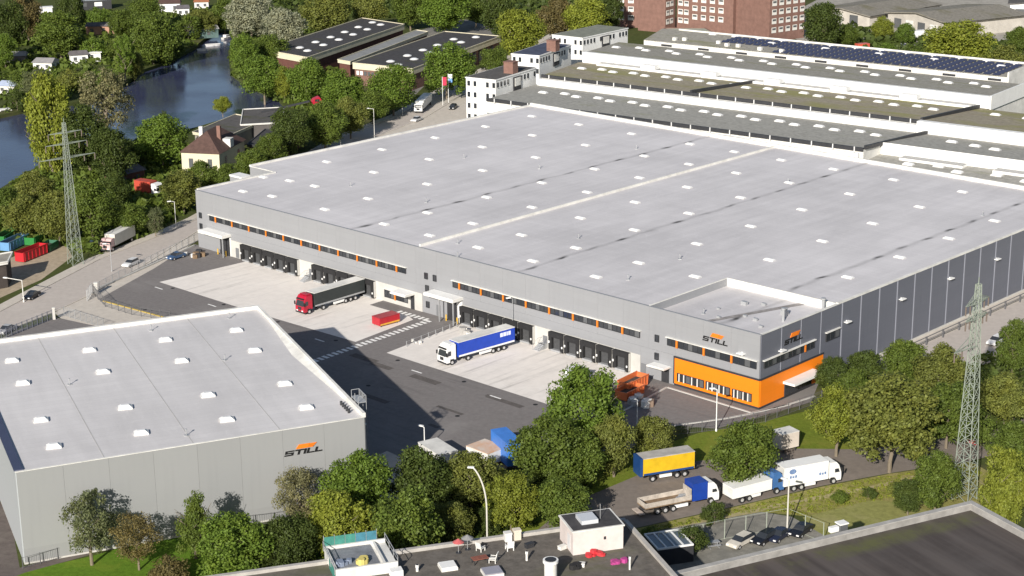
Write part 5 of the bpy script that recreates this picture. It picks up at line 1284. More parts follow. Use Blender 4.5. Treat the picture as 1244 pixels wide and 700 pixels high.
# equipment partly hidden by trees at the yard's near edge
swap_body('tall bright blue container half hidden behind trees', (606, 552), (626, 570), paint('tarp_blue', (.05, .20, .62)), paint('tarp_blue', (.05, .20, .62)), .6, 4.4, 2.6)
swap_body('white topped container among the trees at the yard edge', (520, 556), (545, 572), offwhite, offwhite, .5, 3.0, 3.4)
swap_body('flat white container with rusty orange load next to the blue one', (578, 556), (604, 566), offwhite, mat('rusty_load', (.45, .22, .10), .9, 0, .6, .35, dirt=(.6, .55, .48)), .5, 2.6, 4.0)
# red machine
p = U(384, 120, 10.0); t = thing('red_crane', 'red machine with long dark boom among the canal trees', 'crane', (p.x, p.y, 0), .35)
b = MB(); b.extrude_y([(-1.1, 8.6), (1.1, 8.6), (1.5, 9.6), (.7, 10.7), (-.9, 10.1), (-1.4, 9.3)], -1.0, 1.0); b.build('cabin', paint('crane_red', (.42, .02, .04)), t)
b = MB(); b.box(-.6, -1.03, 9.3, .7, -1.005, 10.0); b.build('window', glass, t)
b = MB(); b.cyl(0, 0, 0, 8.59, .5, 0, 10); b.build('mast', anthracite, t)
b = MB(); b.bar((-2, 0, 9.4), (-16, 1, 7.0), .35); b.build('boom', anthracite, t)

# ------------------------------------------------------------------ masts and lamps
def pylon(label, base, h, w0, w1, m, arms, yaw, r=.09, n=14, arm_h=1.1):
    p = U(*base); t = thing('electricity_pylon', label, 'pylon', (p.x, p.y, 0), yaw)
    W = lambda z: w0 + (w1 - w0) * z / h
    cs = [(-1, -1), (1, -1), (1, 1), (-1, 1)]
    for sx, sy in cs: b = MB(); b.bar((sx * W(0) / 2, sy * W(0) / 2, -.2), (sx * W(h) / 2, sy * W(h) / 2, h), r); b.build('leg', m, t)
    b = MB(); zs = [h * (1 - (1 - i / n) ** 1.12) for i in range(n + 1)]
    for z0, z1 in zip(zs, zs[1:]):
        for i in range(4):
            (ax, ay), (bx, by) = cs[i], cs[(i + 1) % 4]
            b.bar((ax * W(z0) / 2, ay * W(z0) / 2, z0), (bx * W(z1) / 2, by * W(z1) / 2, z1), r * .62)
            b.bar((bx * W(z0) / 2, by * W(z0) / 2, z0), (ax * W(z1) / 2, ay * W(z1) / 2, z1), r * .62)
            b.bar((ax * W(z1) / 2, ay * W(z1) / 2, z1), (bx * W(z1) / 2, by * W(z1) / 2, z1), r * .5)
    b.build('bracing', m, t)
    for z, l, r_ in arms:
        for s, ll in ((-1, l), (1, r_)):
            if not ll: continue
            b = MB(); w = W(z) / 2; tip = (s * ll, 0, z + .1)
            for sy in (-1, 1):
                b.bar((s * w, sy * w, z), tip, r * 1.15)
                if arm_h: b.bar((s * w, sy * w, z + arm_h), tip, r * .6)
                for k in (.3, .55, .78):
                    q = Vector((s * w, sy * w, z)).lerp(Vector(tip), k); q2 = Vector((s * w, sy * w, z + arm_h)).lerp(Vector(tip), k - .12); b.bar(q, q2, r * .4)
            a = b.build('crossarm', m, t)
            for k in (1.0, .62):
                q = MB(); x = s * ll * k; q.cyl(x, 0, z - 1.3, z, .11, 0, 8); q.build('insulator', mat('insulator', (.16, .13, .11), .3, 0, 0), a)
    b = MB(); b.bar((0, 0, h - .3), (0, 0, h + 1.0), r); b.build('tip', m, t)
    return t
pL = U(92, 320); dA = (U(112, 150, 27) - U(60, 158, 27)).to_2d()
pylon('pale lattice pylon with three crossarms at the left by the skips', (92, 321), 31.2, 2.5, .55, pylon_paint, ((29.0, 3.8, 3.9), (26.6, 4.6, 5.0), (23.6, 6.4, 6.6)), math.atan2(dA.y, dA.x), .06, 18, .25)
dB = (U(1204, 398, 22) - U(1147, 425, 22)).to_2d()
pylon('green grey lattice pylon rising behind the large flat roof at right', (1171, 607), 33.0, 2.7, .6, pylon_paint, ((30.3, 3.2, 3.2), (28, 3.0, 3.0), (24.0, 5.6, 0)), math.atan2(dB.y, dB.x), .075, 20)
def street_lamp(label, base, h, arm, yaw, curved=False, m=None, r=.09, heads=1):
    p = U(*base); t = thing('street_lamp', label, 'street lamp', (p.x, p.y, 0), yaw)
    m = m or steel; b = MB()
    if curved:
        P = [Vector((0, 0, 0)), Vector((0, 0, h * .45))] + [Vector((arm * (1 - math.cos(a)), 0, h * .45 + h * .55 * math.sin(a))) for a in np.linspace(.12, 1.1, 9)]
        for q, s in zip(P, P[1:]): b.bar(q, s, r, 0, 8)
        end = P[-1]
    else:
        b.bar((0, 0, 0), (0, 0, h), r, 0, 8, r * .7); end = Vector((arm, 0, h + .15))
        if arm: b.bar((0, 0, h - .05), end, r * .7, 0, 6)
    b.build('pole', m, t)
    q = MB(); q.box(end.x - .15, -.18, end.z - .06, end.x + .75, .18, end.z + .12); q.build('lamp_head', white, t)
    q = MB(); q.cyl(0, 0, 0, .4, r * 1.7, 0, 8); q.build('base', m, t)
street_lamp('tall curved pale lamp rising behind the dark flat roof', (592, 664), 12.5, 3.3, R(173), True, mat('pale_pole', (.58, .56, .50), .5, 0, .05), .12)
street_lamp('street lamp with long white arm beside the black car', (29, 367), 4.6, 3.6, R(160), False, offwhite, .11)
street_lamp('street lamp at the fence behind the left hall corner', (214, 278), 6.5, .9, R(200), False, offwhite)
street_lamp('street lamp above the street near the box lorry', (136, 330), 6.0, .8, R(180), False, steel)
street_lamp('street lamp on the street behind the hall roof, right one', (455, 168), 8.5, 1.4, R(180), False, offwhite)
street_lamp('street lamp on the street behind the hall roof, left one', (414, 180), 7.0, .6, R(180), False, offwhite)
street_lamp('white yard lamp in front of the orange office corner', (870, 524), 7.2, .5, R(180), False, white, .1)
street_lamp('pale lamp pole behind the parked cars in the yard', (956, 648), 8.0, .4, R(150), False, mat('pale_pole', (.72, .70, .62)), .13)
street_lamp('short white lamp at the near yard edge by the white container', (516, 548), 4.0, .3, R(150), False, white, .1)
street_lamp('short white lamp behind the orange skips', (774, 518), 4.6, .4, R(180), False, white, .09)
street_lamp('lamp post standing on the right dock apron', (623, 412), 8.0, .5, R(200), False, steel, .08)
street_lamp('tall thin lamp mast beside the school trees', (489, 140), 7.0, 1.2, R(200), False, offwhite)
def flag(label, X, Y, h, cols_):
    p = U(X, Y); t = thing('flagpole', label, 'flag', (p.x, p.y, 0), .2)
    b = MB(); b.cyl(0, 0, 0, h, .08, 0, 8); b.build('pole', white, t)
    for i, m in enumerate(cols_): q = MB(); k = 2.6 / len(cols_); q.box(.1, -.02 + .03 * i, h - .2 - (i + 1) * k, 1.3, .02 + .03 * i, h - .2 - i * k - .01); q.build('cloth', m, t)
flag('flagpole with red flag by the office entrance', 538, 128, 9.0, [paint('flag_red', (.6, .05, .1))])
flag('flagpole with blue and white flag right of the red one', 545, 125, 9.2, [white, paint('flag_blue', (.2, .4, .75))])

# ------------------------------------------------------------------ fences
def fence(label, pts, h=2.0, step=2.5, m=None, rails=(.15, .95), bars=.0, name='fence', rpost=.045, cat='fence'):
    m = m or steel
    P = [Vector((p.x, p.y, 0)) for p in pts]
    o = P[0]; t = thing(name, label, cat, o)
    f = MB(); f.box(-rpost, -rpost, 0, rpost, rpost, h); pm = f.mesh('post', m)
    rl, br = MB(), MB(); left = 300
    for p, q in zip(P, P[1:]):
        p, q = p - o, q - o; d = q - p; n = max(1, round(d.length / step)); yw = math.atan2(d.y, d.x)
        for i in range(n + 1):
            if left > 0: link('post', pm, t, p + d * (i / n), yw); left -= 1
        for z in rails: rl.bar(p + Vector((0, 0, h * z)), q + Vector((0, 0, h * z)), rpost * .6)
        if bars:
            k = int(d.length / bars)
            for i in range(k):
                c = p + d * ((i + .5) / k); br.bar(c + Vector((0, 0, .1)), c + Vector((0, 0, h * .97)), .014)
    rl.build('rail', m, t)
    if bars: s_ = br.build('infill_bars', m, t); s_['kind'] = 'stuff'
    return t
dk = mat('dark_fence', (.12, .12, .125), .6, 0, .1)
fence('grey steel fence between the street and the dock yard', px((113, 357), (160, 332), (243, 292)), 2.0, 2.6, steel, (.12, .93), .22)
fence('grey fence bending round the entrance paving', px((113, 357), (128, 373), (160, 383), (207, 390)), 2.0, 2.2, dk, (.12, .93), .28)
fence('dark lattice sliding gate at the lower left entrance', px((2, 413), (64, 388)), 2.0, 1.4, mat('gate_steel', (.17, .18, .22), .5, 0, .1), (.08, .3, .6, .93), .16, 'sliding_gate', .06, 'gate')
fence('short steel fence beside the sliding gate', px((66, 388), (78, 384), (126, 399)), 2.0, 1.8, steel, (.12, .93), .25)
fence('grey mesh fence along the lawn below the orange corner', px((818, 529), (870, 523), (930, 513), (998, 488)), 2.0, 2.6, dk, (.05, .5, .95), .3)
fence('low fence in front of the small hall', px((28, 691), (112, 668), (200, 652), (330, 636), (440, 616)), 1.7, 2.4, dk, (.1, .95), .3)
fence('tall pale ball fence round the car yard', px((800, 672), (880, 655), (956, 641), (1000, 659)), 3.0, 3.0, mat('pale_green_post', (.40, .44, .36), .6, 0, .1), (.03, .98), 0, rpost=.04)
fence('dark rail fence along the road beside the dark grey hall side', [HALL.w(156.6, 24), HALL.w(156.6, 118)], 1.6, 5.8, dk, (.5, .95), 0, 'fence', .14)
fence('second rail fence on the far side of the road by the trees', [HALL.w(173, 50), HALL.w(173, 118)], 1.4, 5.8, dk, (.5, .95), 0, 'fence', .12)
fence('row of thin steel bollards with a rail on the apron edge', [HALL.w(84.2, -2.5), HALL.w(85.6, -17)], 1.1, 2.0, steel, (.9,), 0, 'railing', .05, 'railing')
fence('grey gate frame standing in the yard entrance', px((106, 366), (112, 357)), 2.4, 1.6, steel, (.2, .95), .2, 'gate_frame', .06, 'gate')
p = U(117, 357); t = thing('gate_pillar', 'pale gate pillar at the yard entrance', 'pillar', (p.x, p.y, 0), .2)
part_box(t, 'shaft', plinth_m, (-.35, -.35, 0, .35, .35, 2.3)); part_box(t, 'cap', offwhite, (-.4, -.4, 2.302, .4, .4, 2.42))
p = U(66, 388); t = thing('gate_pillar', 'pale gate post left of the entrance paving', 'pillar', (p.x, p.y, 0), .2)
part_box(t, 'shaft', plinth_m, (-.25, -.25, 0, .25, .25, 2.3)); part_box(t, 'cap', offwhite, (-.29, -.29, 2.302, .29, .29, 2.4))
t = in_frame('yard_hut', 'small glazed white hut on the pale parapet corner by the lawn', 'hut', RGT, None, -20, 1.6)
part_box(t, 'wall', glass_grey, (-.6, -.5, 0, .6, .5, ZR + 1.5)); part_box(t, 'roof', white, (-.7, -.6, ZR + 1.502, .7, .6, ZR + 1.65)); part_box(t, 'frame', white, (-1.9, -.3, ZR + .6, -.65, .3, ZR + 1.3))
# ------------------------------------------------------------------ trees
LEAF = {'dark': leaf_mat('leaf_dark', (0.087, 0.123, 0.029)), 'mid': leaf_mat('leaf_mid', (0.132, 0.185, 0.035)), 'green': leaf_mat('leaf_green', (0.151, 0.230, 0.037)),
        'lime': leaf_mat('leaf_lime', (0.252, 0.293, 0.044)), 'olive': leaf_mat('leaf_olive', (0.196, 0.222, 0.053)), 'silver': leaf_mat('leaf_silver', (0.381, 0.398, 0.275)),
        'rust': leaf_mat('leaf_rust', (0.179, 0.151, 0.061)), 'brown': leaf_mat('leaf_brown', (0.224, 0.218, 0.110)), 'grey': leaf_mat('leaf_grey', (0.162, 0.188, 0.088))}
def crown_mesh(name, seed, lobes, n, size, shape='round', gap=.0, fill=.22):
    """leaf-sized faces gathered in clumps through a unit crown: radius 1, height 0..2"""
    rs = np.random.RandomState(seed)
    cs, rr = [], []
    for i in range(lobes):
        for _ in range(60):
            z = rs.uniform(-1, 1); a = rs.uniform(0, 6.283); q = rs.uniform(.25, 1) ** .6
            if shape == 'cone': rad = .08 + .86 * (1 - (z + 1) / 2) ** .8
            elif shape == 'column': rad = .9 * (1 - abs(z) ** 5)
            elif shape == 'oval': rad = math.sqrt(max(0, 1 - (abs(z) ** 2.4)))
            elif shape == 'dome': rad = math.sqrt(max(0, 1 - z * z)) if z > 0 else 1 - .35 * z * z
            else: rad = math.sqrt(max(0, 1 - z * z))
            r = rs.uniform(.14, .40) * (.55 if shape == 'column' else .75 if shape == 'cone' and z > .3 else 1)
            x, y = math.cos(a) * rad * q * (1 - r * .55), math.sin(a) * rad * q * (1 - r * .55)
            if all((x - c[0]) ** 2 + (y - c[1]) ** 2 + (z - c[2]) ** 2 > (.62 * (r + s)) ** 2 * (.6 + gap) for c, s in zip(cs, rr)): break
        cs.append((x, y, z * (1 - r * .5))); rr.append(r)
    cs, rr = np.array(cs), np.array(rr)
    w = rr ** 2; idx = rs.choice(lobes, n, p=w / w.sum())
    d = rs.normal(size=(n, 3)); d /= np.linalg.norm(d, axis=1)[:, None]
    d[:, 2] = np.where(rs.rand(n) < .35, np.abs(d[:, 2]), d[:, 2])
    P = cs[idx] + d * (rr[idx] * (rs.rand(n) ** .33) * rs.uniform(.82, 1.22, n))[:, None]
    # a looser skin of leaves over the whole crown closes the gaps between the clumps
    k = rs.rand(n) < fill
    e = d.copy(); z = e[:, 2]
    if shape == 'cone': e[:, :2] *= (.10 + .9 * (1 - (z + 1) / 2) ** .8 / np.maximum(np.linalg.norm(e[:, :2], axis=1), .2))[:, None] * .9
    elif shape == 'column': e[:, :2] *= (.8 / np.maximum(np.linalg.norm(e[:, :2], axis=1), .3))[:, None]
    bump = 1 + .16 * np.sin(5 * e[:, 0] + seed) * np.cos(4 * e[:, 1]) + .10 * np.sin(7 * e[:, 2] + 2 * seed)
    P = np.where(k[:, None], e * (rs.uniform(.52, .86, n) * bump)[:, None], P)
    nm = d * .75 + rs.normal(size=(n, 3)) * .55 + np.array([0, 0, .25]); nm /= np.linalg.norm(nm, axis=1)[:, None]
    t = np.cross(nm, rs.normal(size=(n, 3))); t /= np.linalg.norm(t, axis=1)[:, None]; u = np.cross(nm, t)
    s = size * rs.uniform(.55, 1.25, n)[:, None]
    V = np.stack([P - t * s * .5, P + u * s * .36 - nm * s * .12, P + t * s * .5, P - u * s * .36 - nm * s * .12], 1).reshape(-1, 3)
    V[:, 2] += 1.0
    me = bpy.data.meshes.new(name)
    me.vertices.add(len(V)); me.vertices.foreach_set('co', V.astype(np.float32).ravel())
    me.loops.add(n * 4); me.loops.foreach_set('vertex_index', np.arange(n * 4, dtype=np.int32))
    me.polygons.add(n); me.polygons.foreach_set('loop_start', np.arange(0, n * 4, 4, dtype=np.int32))
    me.update(calc_edges=True)
    me.materials.append(LEAF['mid'])
    return me
CROWN = {}
for k, spec in {'round': [(34, 15000, .082), (40, 15000, .080), (30, 14000, .084), (37, 15000, .080)], 'dome': [(38, 15000, .080), (44, 15500, .078), (34, 15000, .082)], 'oval': [(34, 14000, .078), (39, 14000, .076), (30, 13500, .080)],
                'cone': [(40, 12000, .070), (44, 12000, .068)], 'column': [(52, 12000, .068)], 'sparse': [(34, 6200, .080), (38, 6600, .076)], 'bush': [(15, 5200, .11), (18, 5200, .105)]}.items():
    sh = {'sparse': 'oval', 'bush': 'dome'}.get(k, k)
    CROWN[k] = [crown_mesh('crown', 31 * i + len(k) * 7 + 3, a, n, s, sh, .35 if k == 'sparse' else 0, .08 if k == 'sparse' else .22) for i, (a, n, s) in enumerate(spec)]
def trunk_mesh(seed):
    rs = random.Random(seed); b = MB()
    P = [Vector((0, 0, -.2))]; r = .035
    for i in range(5): P.append(Vector((rs.uniform(-.02, .02) * i, rs.uniform(-.02, .02) * i, .14 * (i + 1))))
    for i, (p, q) in enumerate(zip(P, P[1:])): b.bar(p, q, r * (1 - i * .13), 0, 7, r * (1 - (i + 1) * .13))
    for i in range(8):
        k = 2 + i % 4; a = i * 2.4 + rs.random(); s = P[k]
        e = s + Vector((math.cos(a) * .22, math.sin(a) * .22, rs.uniform(.12, .26))); b.bar(s, e, .013, 0, 5, .006)
        for j in range(2): f = e + Vector((math.cos(a + rs.uniform(-1, 1)) * .14, math.sin(a + rs.uniform(-1, 1)) * .14, rs.uniform(.05, .2))); b.bar(e, f, .006, 0, 4, .003)
    return b.mesh('trunk', trunk_m)
TRUNK = [trunk_mesh(i) for i in range(4)]
TN = [0]
def tree(x, y, wpx, k, sp, shape, label, group=None, low=.14, name=None):
    """crown centre at photo pixel x,y; crown wpx pixels wide; height k times the crown's width"""
    i = TN[0]; TN[0] += 1
    rng = (U(x, y) - Vector((0, 0, CAMH))).length
    for _ in range(3):
        w = wpx * rng / FPX; h = w * k
        p = U(x, y, h * (.5 + low * .5)); rng = (p - Vector((0, 0, CAMH))).length
    bush = shape == 'bush'
    t = thing(name or ('shrub' if bush else 'conifer_tree' if shape == 'cone' else 'deciduous_tree'), label, 'shrub' if bush else 'tree', (p.x, p.y, 0), i * 2.399, group)
    lo = 0.0 if bush else low; vr = random.Random(i * 17 + 5)
    c = link('crown', CROWN[shape][i % len(CROWN[shape])], t, (0, 0, h * lo), None, None, (w / 2 * vr.uniform(.95, 1.16), w / 2 * vr.uniform(.93, 1.12), h * (1 - lo) / 2))
    c.rotation_euler = (vr.uniform(-.09, .09), vr.uniform(-.09, .09), 0)
    c.material_slots[0].link = 'OBJECT'; c.material_slots[0].material = LEAF[sp]
    s = h * .78
    tr = link('trunk', TRUNK[i % 4], t, (0, 0, 0), None, None, (s * .9, s * .9, s))
    return t
T = tree
# in front of the small hall and along the near verge
T(107, 632, 62, 1.55, 'grey', 'sparse', 'sparse tall grey green tree leftmost on the front lawn', low=.2)
T(166, 652, 60, 1.15, 'rust', 'sparse', 'thin reddish olive tree second on the front lawn', low=.25)
T(235, 632, 58, 1.5, 'mid', 'cone', 'pointed green tree in front of the small hall wall')
T(283, 664, 88, 1.0, 'green', 'round', 'broad round bright green tree below the pointed one')
T(206, 690, 52, .75, 'rust', 'bush', 'reddish brown shrub on the front lawn')
T(362, 602, 60, 1.35, 'brown', 'sparse', 'brownish thin leaved tree below the small hall sign')
T(348, 660, 66, 1.25, 'dark', 'oval', 'dark green tree between the round tree and the platform')
T(438, 590, 84, 1.15, 'green', 'round', 'green tree at the right foot of the small hall corner')
T(412, 634, 80, 1.15, 'lime', 'round', 'yellow green tree behind the platform with green netting')
T(506, 582, 76, 1.15, 'dark', 'round', 'dark olive tree below the white topped container')
T(490, 636, 92, 1.2, 'mid', 'round', 'big mid green tree right of the platform')
T(572, 582, 74, 1.0, 'olive', 'round', 'olive tree below the rusty loaded container')
T(551, 634, 52, 1.15, 'olive', 'oval', 'small yellow brown tree left of the tall curved lamp')
T(621, 608, 66, 1.2, 'lime', 'oval', 'bright yellow green tree right of the tall curved lamp')
T(686, 613, 72, 1.0, 'mid', 'round', 'dark green tree just behind the rooftop hut')
T(668, 548, 86, 1.1, 'mid', 'round', 'large green tree covering the blue container')
T(712, 497, 92, 1.3, 'green', 'oval', 'tall fresh green tree standing before the dock doors')
T(746, 538, 60, 1.3, 'olive', 'oval', 'olive tree directly left of the yellow trailer')
T(700, 556, 66, 1.1, 'mid', 'round', 'mid green tree between the blue container and the olive tree')
T(793, 532, 50, 1.2, 'olive', 'round', 'small olive tree above the yellow trailer')
T(905, 553, 86, 1.0, 'mid', 'round', 'round green tree on the verge covering the white lorries')
T(1018, 502, 66, 1.35, 'lime', 'oval', 'light green tree at the right end of the verge lawn', low=.24)
T(1084, 506, 122, .98, 'olive', 'dome', 'largest spreading tree below the dark grey hall side', low=.2)
T(1012, 455, 42, 1.1, 'dark', 'round', 'dark small tree beside the orange entrance side')
T(1052, 446, 46, 1.0, 'dark', 'round', 'dark tree touching the dark grey hall wall')
T(1096, 438, 60, 1.0, 'mid', 'round', 'mid green tree by the dark grey hall wall left of the right pylon')
T(1140, 452, 66, 1.1, 'olive', 'round', 'olive tree just left of the right pylon arm')
T(1152, 500, 74, 1.1, 'mid', 'round', 'green tree behind the right pylon')
T(1138, 584, 62, 1.25, 'mid', 'oval', 'dense green tree left of the right pylon foot')
T(1104, 602, 40, 1.1, 'dark', 'round', 'dark round tree at the edge of the mown lawn')
T(1218, 592, 62, 1.7, 'lime', 'oval', 'tall pale green tree right of the right pylon foot', low=.06)
T(1232, 420, 44, 1.6, 'mid', 'oval', 'tall green tree at the right edge beside the white car')
T(1222, 482, 62, 1.0, 'olive', 'round', 'olive tree below the white car at right')
T(1234, 540, 56, 1.1, 'mid', 'round', 'mid green tree at the right edge above the pale one')
T(1188, 470, 40, 1.2, 'dark', 'round', 'dark tree right behind the right pylon lattice')
T(1192, 520, 40, 1.1, 'mid', 'bush', 'green shrub right of the right pylon shaft')
T(1035, 470, 44, 1.1, 'mid', 'round', 'green tree between the light green and the largest tree')
T(868, 622, 34, .8, 'dark', 'bush', 'dark shrub beside the flatbed lorry at the meadow')
T(1020, 602, 24, .7, 'mid', 'bush', 'small shrub in the meadow right of the parked white lorry')
T(1055, 598, 20, .7, 'dark', 'bush', 'dark low shrub in the middle of the meadow')
T(1090, 590, 24, .8, 'olive', 'bush', 'olive shrub at the far end of the meadow')
T(790, 648, 26, .7, 'mid', 'bush', 'shrub right of the rooftop hut')
T(840, 650, 44, .8, 'dark', 'bush', 'dark shrub inside the shaded yard')
T(458, 652, 46, 1.2, 'lime', 'oval', 'small yellow green tree directly right of the netting')
T(596, 628, 34, 1.2, 'dark', 'oval', 'dark small tree behind the tall curved lamp')
T(312, 682, 44, 1.1, 'dark', 'round', 'dark tree low between the round tree and the platform')
T(545, 600, 40, 1.2, 'dark', 'oval', 'dark gap filling tree left of the olive tree')
# along the canal, left half
T(60, 150, 62, 1.9, 'lime', 'oval', 'tall yellow green tree on the near canal bank behind the left pylon', low=.05)
T(127, 120, 60, 1.45, 'brown', 'sparse', 'half bare brown tree on the canal bank')
T(106, 165, 60, 1.4, 'dark', 'oval', 'dark tree behind the left pylon arms')
T(135, 190, 56, 1.3, 'dark', 'oval', 'dark tree below the half bare brown tree')
T(196, 170, 66, 1.0, 'green', 'round', 'broad green tree beside the brown roofed villa')
T(199, 150, 20, 1.8, 'dark', 'cone', 'small dark conifer above the broad green tree by the canal')
T(110, 252, 62, 1.2, 'mid', 'oval', 'big green tree right of the left pylon shaft')
T(158, 264, 44, 1.0, 'mid', 'round', 'green tree beside the street above the small box lorry')
T(70, 262, 58, 1.1, 'olive', 'round', 'olive tree left of the left pylon shaft')
T(30, 262, 54, 1.0, 'olive', 'round', 'olive tree behind the green skips')
T(8, 250, 44, 1.1, 'mid', 'round', 'green tree at the left edge above the skips')
T(40, 232, 50, 1.0, 'olive', 'round', 'olive tree on the near bank left of the pylon')
T(222, 230, 52, 1.0, 'olive', 'round', 'yellowish tree between red lorry and hall corner')
T(246, 215, 46, .9, 'mid', 'round', 'green tree in front of the cream villa wall')
T(276, 217, 44, .9, 'mid', 'round', 'green tree between the villa and the hall roof edge')
T(306, 196, 40, .9, 'mid', 'round', 'green tree right of the villa')
T(188, 268, 22, 1.6, 'grey', 'sparse', 'thin young tree on the street verge')
T(138, 230, 42, 1.1, 'dark', 'round', 'dark green tree left of the red lorry')
T(160, 192, 34, 1.0, 'dark', 'oval', 'dark tree behind the open shed roof')
T(355, 158, 52, 1.25, 'dark', 'oval', 'dark dense tree left of the hall roof far corner')
T(330, 182, 40, 1.1, 'mid', 'round', 'mid green tree above the hall left roof edge')
T(394, 150, 52, 1.1, 'mid', 'round', 'green tree below the red crane')
T(425, 140, 46, 1.1, 'olive', 'round', 'olive tree right of the red crane')
T(270, 127, 24, .9, 'lime', 'round', 'small yellow tree at the canal behind the workshop')
T(320, 92, 54, 1.0, 'green', 'round', 'green tree on the far canal bank left of the school')
T(372, 98, 58, 1.0, 'green', 'round', 'bright green tree in front of the school block')
T(345, 100, 26, 1.6, 'lime', 'oval', 'narrow yellow tree between two green trees by the school')
T(419, 112, 52, 1.1, 'green', 'round', 'green tree above the olive tree by the street')
T(477, 106, 58, 1.05, 'green', 'round', 'green tree in front of the brick school wall')
T(542, 82, 66, 1.0, 'green', 'dome', 'broad tree at the right end of the brick school block')
T(452, 128, 40, 1.0, 'mid', 'round', 'mid green tree between street and brick school')
T(600, 75, 34, 1.3, 'mid', 'oval', 'green tree left of the white office blocks')
T(632, 40, 58, 1.1, 'lime', 'round', 'bright green tree above the white office blocks')
T(678, 22, 46, 1.1, 'rust', 'round', 'reddish brown tree at the top between two green ones')
T(713, 22, 56, 1.0, 'lime', 'round', 'yellow green tree at the top left of the brick wings')
T(740, 14, 34, 1.4, 'dark', 'oval', 'dark tree directly left of the brick wings')
T(604, 16, 44, 1.3, 'dark', 'oval', 'dark tree at the top behind the school yard')
T(540, 12, 60, .9, 'green', 'round', 'green tree at the top middle behind the school')
T(578, 8, 40, 1.1, 'mid', 'round', 'mid green tree at the top right of the middle one')
T(498, 8, 46, 1.1, 'mid', 'oval', 'dark green tree at the top above the first school block')
T(448, 10, 46, 1.1, 'olive', 'oval', 'olive tree at the top left of the school gap')
T(396, 16, 60, .9, 'olive', 'round', 'olive tree at the top right of the silvery willow')
T(344, 34, 56, .9, 'silver', 'dome', 'silvery willow left of the first school block')
T(304, 18, 56, 1.0, 'silver', 'dome', 'pale silvery willow at the far canal bend')
T(298, 66, 44, 1.2, 'green', 'oval', 'green tree on the far bank under the silvery willow')
T(330, 62, 44, 1.0, 'mid', 'round', 'mid green tree below the second willow')
T(184, 46, 62, 1.0, 'mid', 'dome', 'large green tree at the inner canal bend', low=.0)
T(208, 50, 38, 1.1, 'mid', 'dome', 'willow like tree hanging over the canal bend', low=.0)
T(150, 66, 28, 2.0, 'green', 'column', 'narrow poplar beside the white garden house')
T(162, 78, 26, 1.2, 'olive', 'dome', 'olive tree between poplar and canal', low=.0)
T(72, 40, 60, .92, 'mid', 'round', 'tall green tree among the allotments')
T(32, 18, 44, 1.2, 'rust', 'round', 'reddish tree at the top left')
T(12, 30, 46, 1.5, 'dark', 'oval', 'very dark tall tree in the top left corner')
T(84, 14, 36, 1.6, 'dark', 'oval', 'dark tall tree at the top left of the flat building')
T(5, 60, 30, 1.3, 'green', 'oval', 'green tree at the left edge under the dark ones')
T(112, 55, 36, .8, 'green', 'bush', 'green hedge bush between the two allotment cabins')
T(88, 56, 30, .8, 'olive', 'bush', 'olive bush above the white allotment cabin')
T(138, 58, 26, .9, 'mid', 'bush', 'mid green bush left of the poplar')
T(46, 104, 46, .9, 'grey', 'round', 'greyish bushy tree below the grey gabled cabin')
T(84, 94, 34, .8, 'olive', 'bush', 'olive bush below the white allotment cabin')
T(24, 98, 34, .8, 'mid', 'bush', 'mid green bush left of the greyish tree')
T(128, 90, 32, .8, 'green', 'bush', 'bright bush in front of the glazed garden house')
T(150, 28, 40, .9, 'mid', 'round', 'green tree behind the flat white cabin roof')
T(172, 12, 44, .9, 'mid', 'round', 'green tree at the top between the flat building and the white house')
T(244, 26, 40, .8, 'olive', 'round', 'olive tree in front of the orange hut at the top')
T(272, 18, 40, 1.0, 'mid', 'round', 'green tree left of the pale silvery willow')
T(228, 32, 36, .8, 'mid', 'bush', 'bush between the white house and the boathouse')
T(118, 18, 34, .7, 'green', 'bush', 'green bush below the long flat building at the top')
T(20, 120, 30, .8, 'dark', 'bush', 'dark bush above the moored cabin boat')
# upper right
T(1000, 30, 52, 1.1, 'dark', 'oval', 'dark tree right beside the tall brick tower')
T(1030, 44, 30, .9, 'mid', 'round', 'mid green tree right of the dark tower tree')
T(1072, 34, 26, 1.1, 'lime', 'round', 'small light tree before the depot halls, left one')
T(1100, 40, 24, 1.1, 'green', 'round', 'small light tree before the depot halls, right one')
T(1165, 54, 80, .8, 'lime', 'dome', 'big yellow green tree behind the solar roof end')
T(1222, 78, 56, .9, 'olive', 'round', 'olive tree beside the white gable at the right edge')
T(1110, 62, 34, .6, 'mid', 'bush', 'hedge bush behind the solar roof')
T(1075, 60, 30, .6, 'green', 'bush', 'green bush left of the hedge behind the solar roof')
T(1236, 48, 36, .9, 'mid', 'round', 'green tree at the right edge in front of the white depot')
T(1200, 82, 46, .9, 'lime', 'round', 'yellowish tree touching the end of the solar roof')

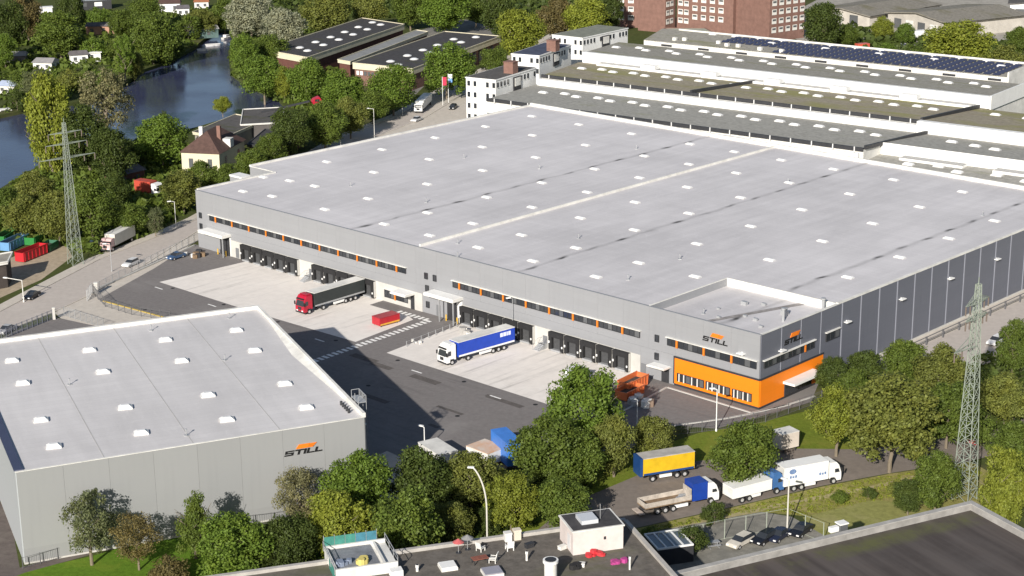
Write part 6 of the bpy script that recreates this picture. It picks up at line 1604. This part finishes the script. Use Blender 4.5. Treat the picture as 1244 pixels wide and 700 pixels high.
def scatter(name, label, polys, n, sp, size, hgt, seed):
    """low growth nobody could count: small leafy tufts over the given ground areas"""
    rs = np.random.RandomState(seed); pts = []
    for poly in polys:
        P = [U(x, y).to_2d() for x, y in poly]
        xs, ys = [p.x for p in P], [p.y for p in P]
        k = 0; want = n // len(polys)
        while k < want:
            x, y = rs.uniform(min(xs), max(xs)), rs.uniform(min(ys), max(ys)); c = False
            for i in range(len(P)):
                a, b = P[i], P[i - 1]
                if (a.y > y) != (b.y > y) and x < (b.x - a.x) * (y - a.y) / (b.y - a.y) + a.x: c = not c
            k += .25
            if c: pts.append((x, y)); k += .75
    m = len(pts); q = 9
    B = np.repeat(np.array(pts), q, 0); N = len(B)
    s = np.repeat(size * rs.uniform(.5, 1.4, m), q)[:, None]
    d = rs.normal(size=(N, 3)); d /= np.linalg.norm(d, axis=1)[:, None]; d[:, 2] = np.abs(d[:, 2])
    P = np.c_[B, np.zeros(N)] + d * s * np.array([1, 1, hgt])
    nm = d + rs.normal(size=(N, 3)) * .6; nm /= np.linalg.norm(nm, axis=1)[:, None]
    t = np.cross(nm, rs.normal(size=(N, 3))); t /= np.linalg.norm(t, axis=1)[:, None]; u = np.cross(nm, t); e = s * .55
    V = np.stack([P - t * e, P + u * e * .7, P + t * e, P - u * e * .7], 1).reshape(-1, 3)
    me = bpy.data.meshes.new(name); me.vertices.add(len(V)); me.vertices.foreach_set('co', V.astype(np.float32).ravel())
    me.loops.add(N * 4); me.loops.foreach_set('vertex_index', np.arange(N * 4, dtype=np.int32))
    me.polygons.add(N); me.polygons.foreach_set('loop_start', np.arange(0, N * 4, 4, dtype=np.int32)); me.update(calc_edges=True)
    me.materials.append(LEAF[sp]); o = link(name, me, kind='stuff'); o['label'] = label
    return o
scatter('undergrowth', 'dense green undergrowth among the allotments and canal banks', [[(0, 20), (270, 10), (235, 56), (170, 84), (150, 100), (60, 128), (0, 138)], [(0, 232), (70, 195), (190, 170), (240, 210), (235, 255), (120, 310), (60, 295), (0, 300)], [(285, 20), (420, 25), (320, 60), (430, 90), (400, 150), (350, 128), (282, 90)]], 4200, 'mid', 1.5, .9, 5)
scatter('undergrowth', 'darker scrub filling the tree belt along the top of the picture', [[(300, 0), (740, 0), (740, 22), (520, 22), (300, 20)], [(980, 30), (1244, 60), (1244, 110), (1010, 62)]], 1500, 'dark', 2.0, 1.0, 6)
scatter('tall_grass', 'tall dry grass and weeds on the meadow strip', [[(660, 676), (770, 645), (880, 621), (1000, 593), (1080, 578), (1180, 563), (1200, 580), (1110, 600), (975, 626), (925, 620), (800, 644), (720, 690)]], 3600, 'lime', .2, .8, 8)
scatter('undergrowth', 'shady scrub under the verge trees at the bottom', [[(300, 690), (420, 640), (600, 600), (700, 565), (720, 590), (640, 640), (480, 690)], [(1040, 470), (1244, 420), (1244, 520), (1120, 535), (1060, 520)]], 1800, 'dark', .8, .8, 9)
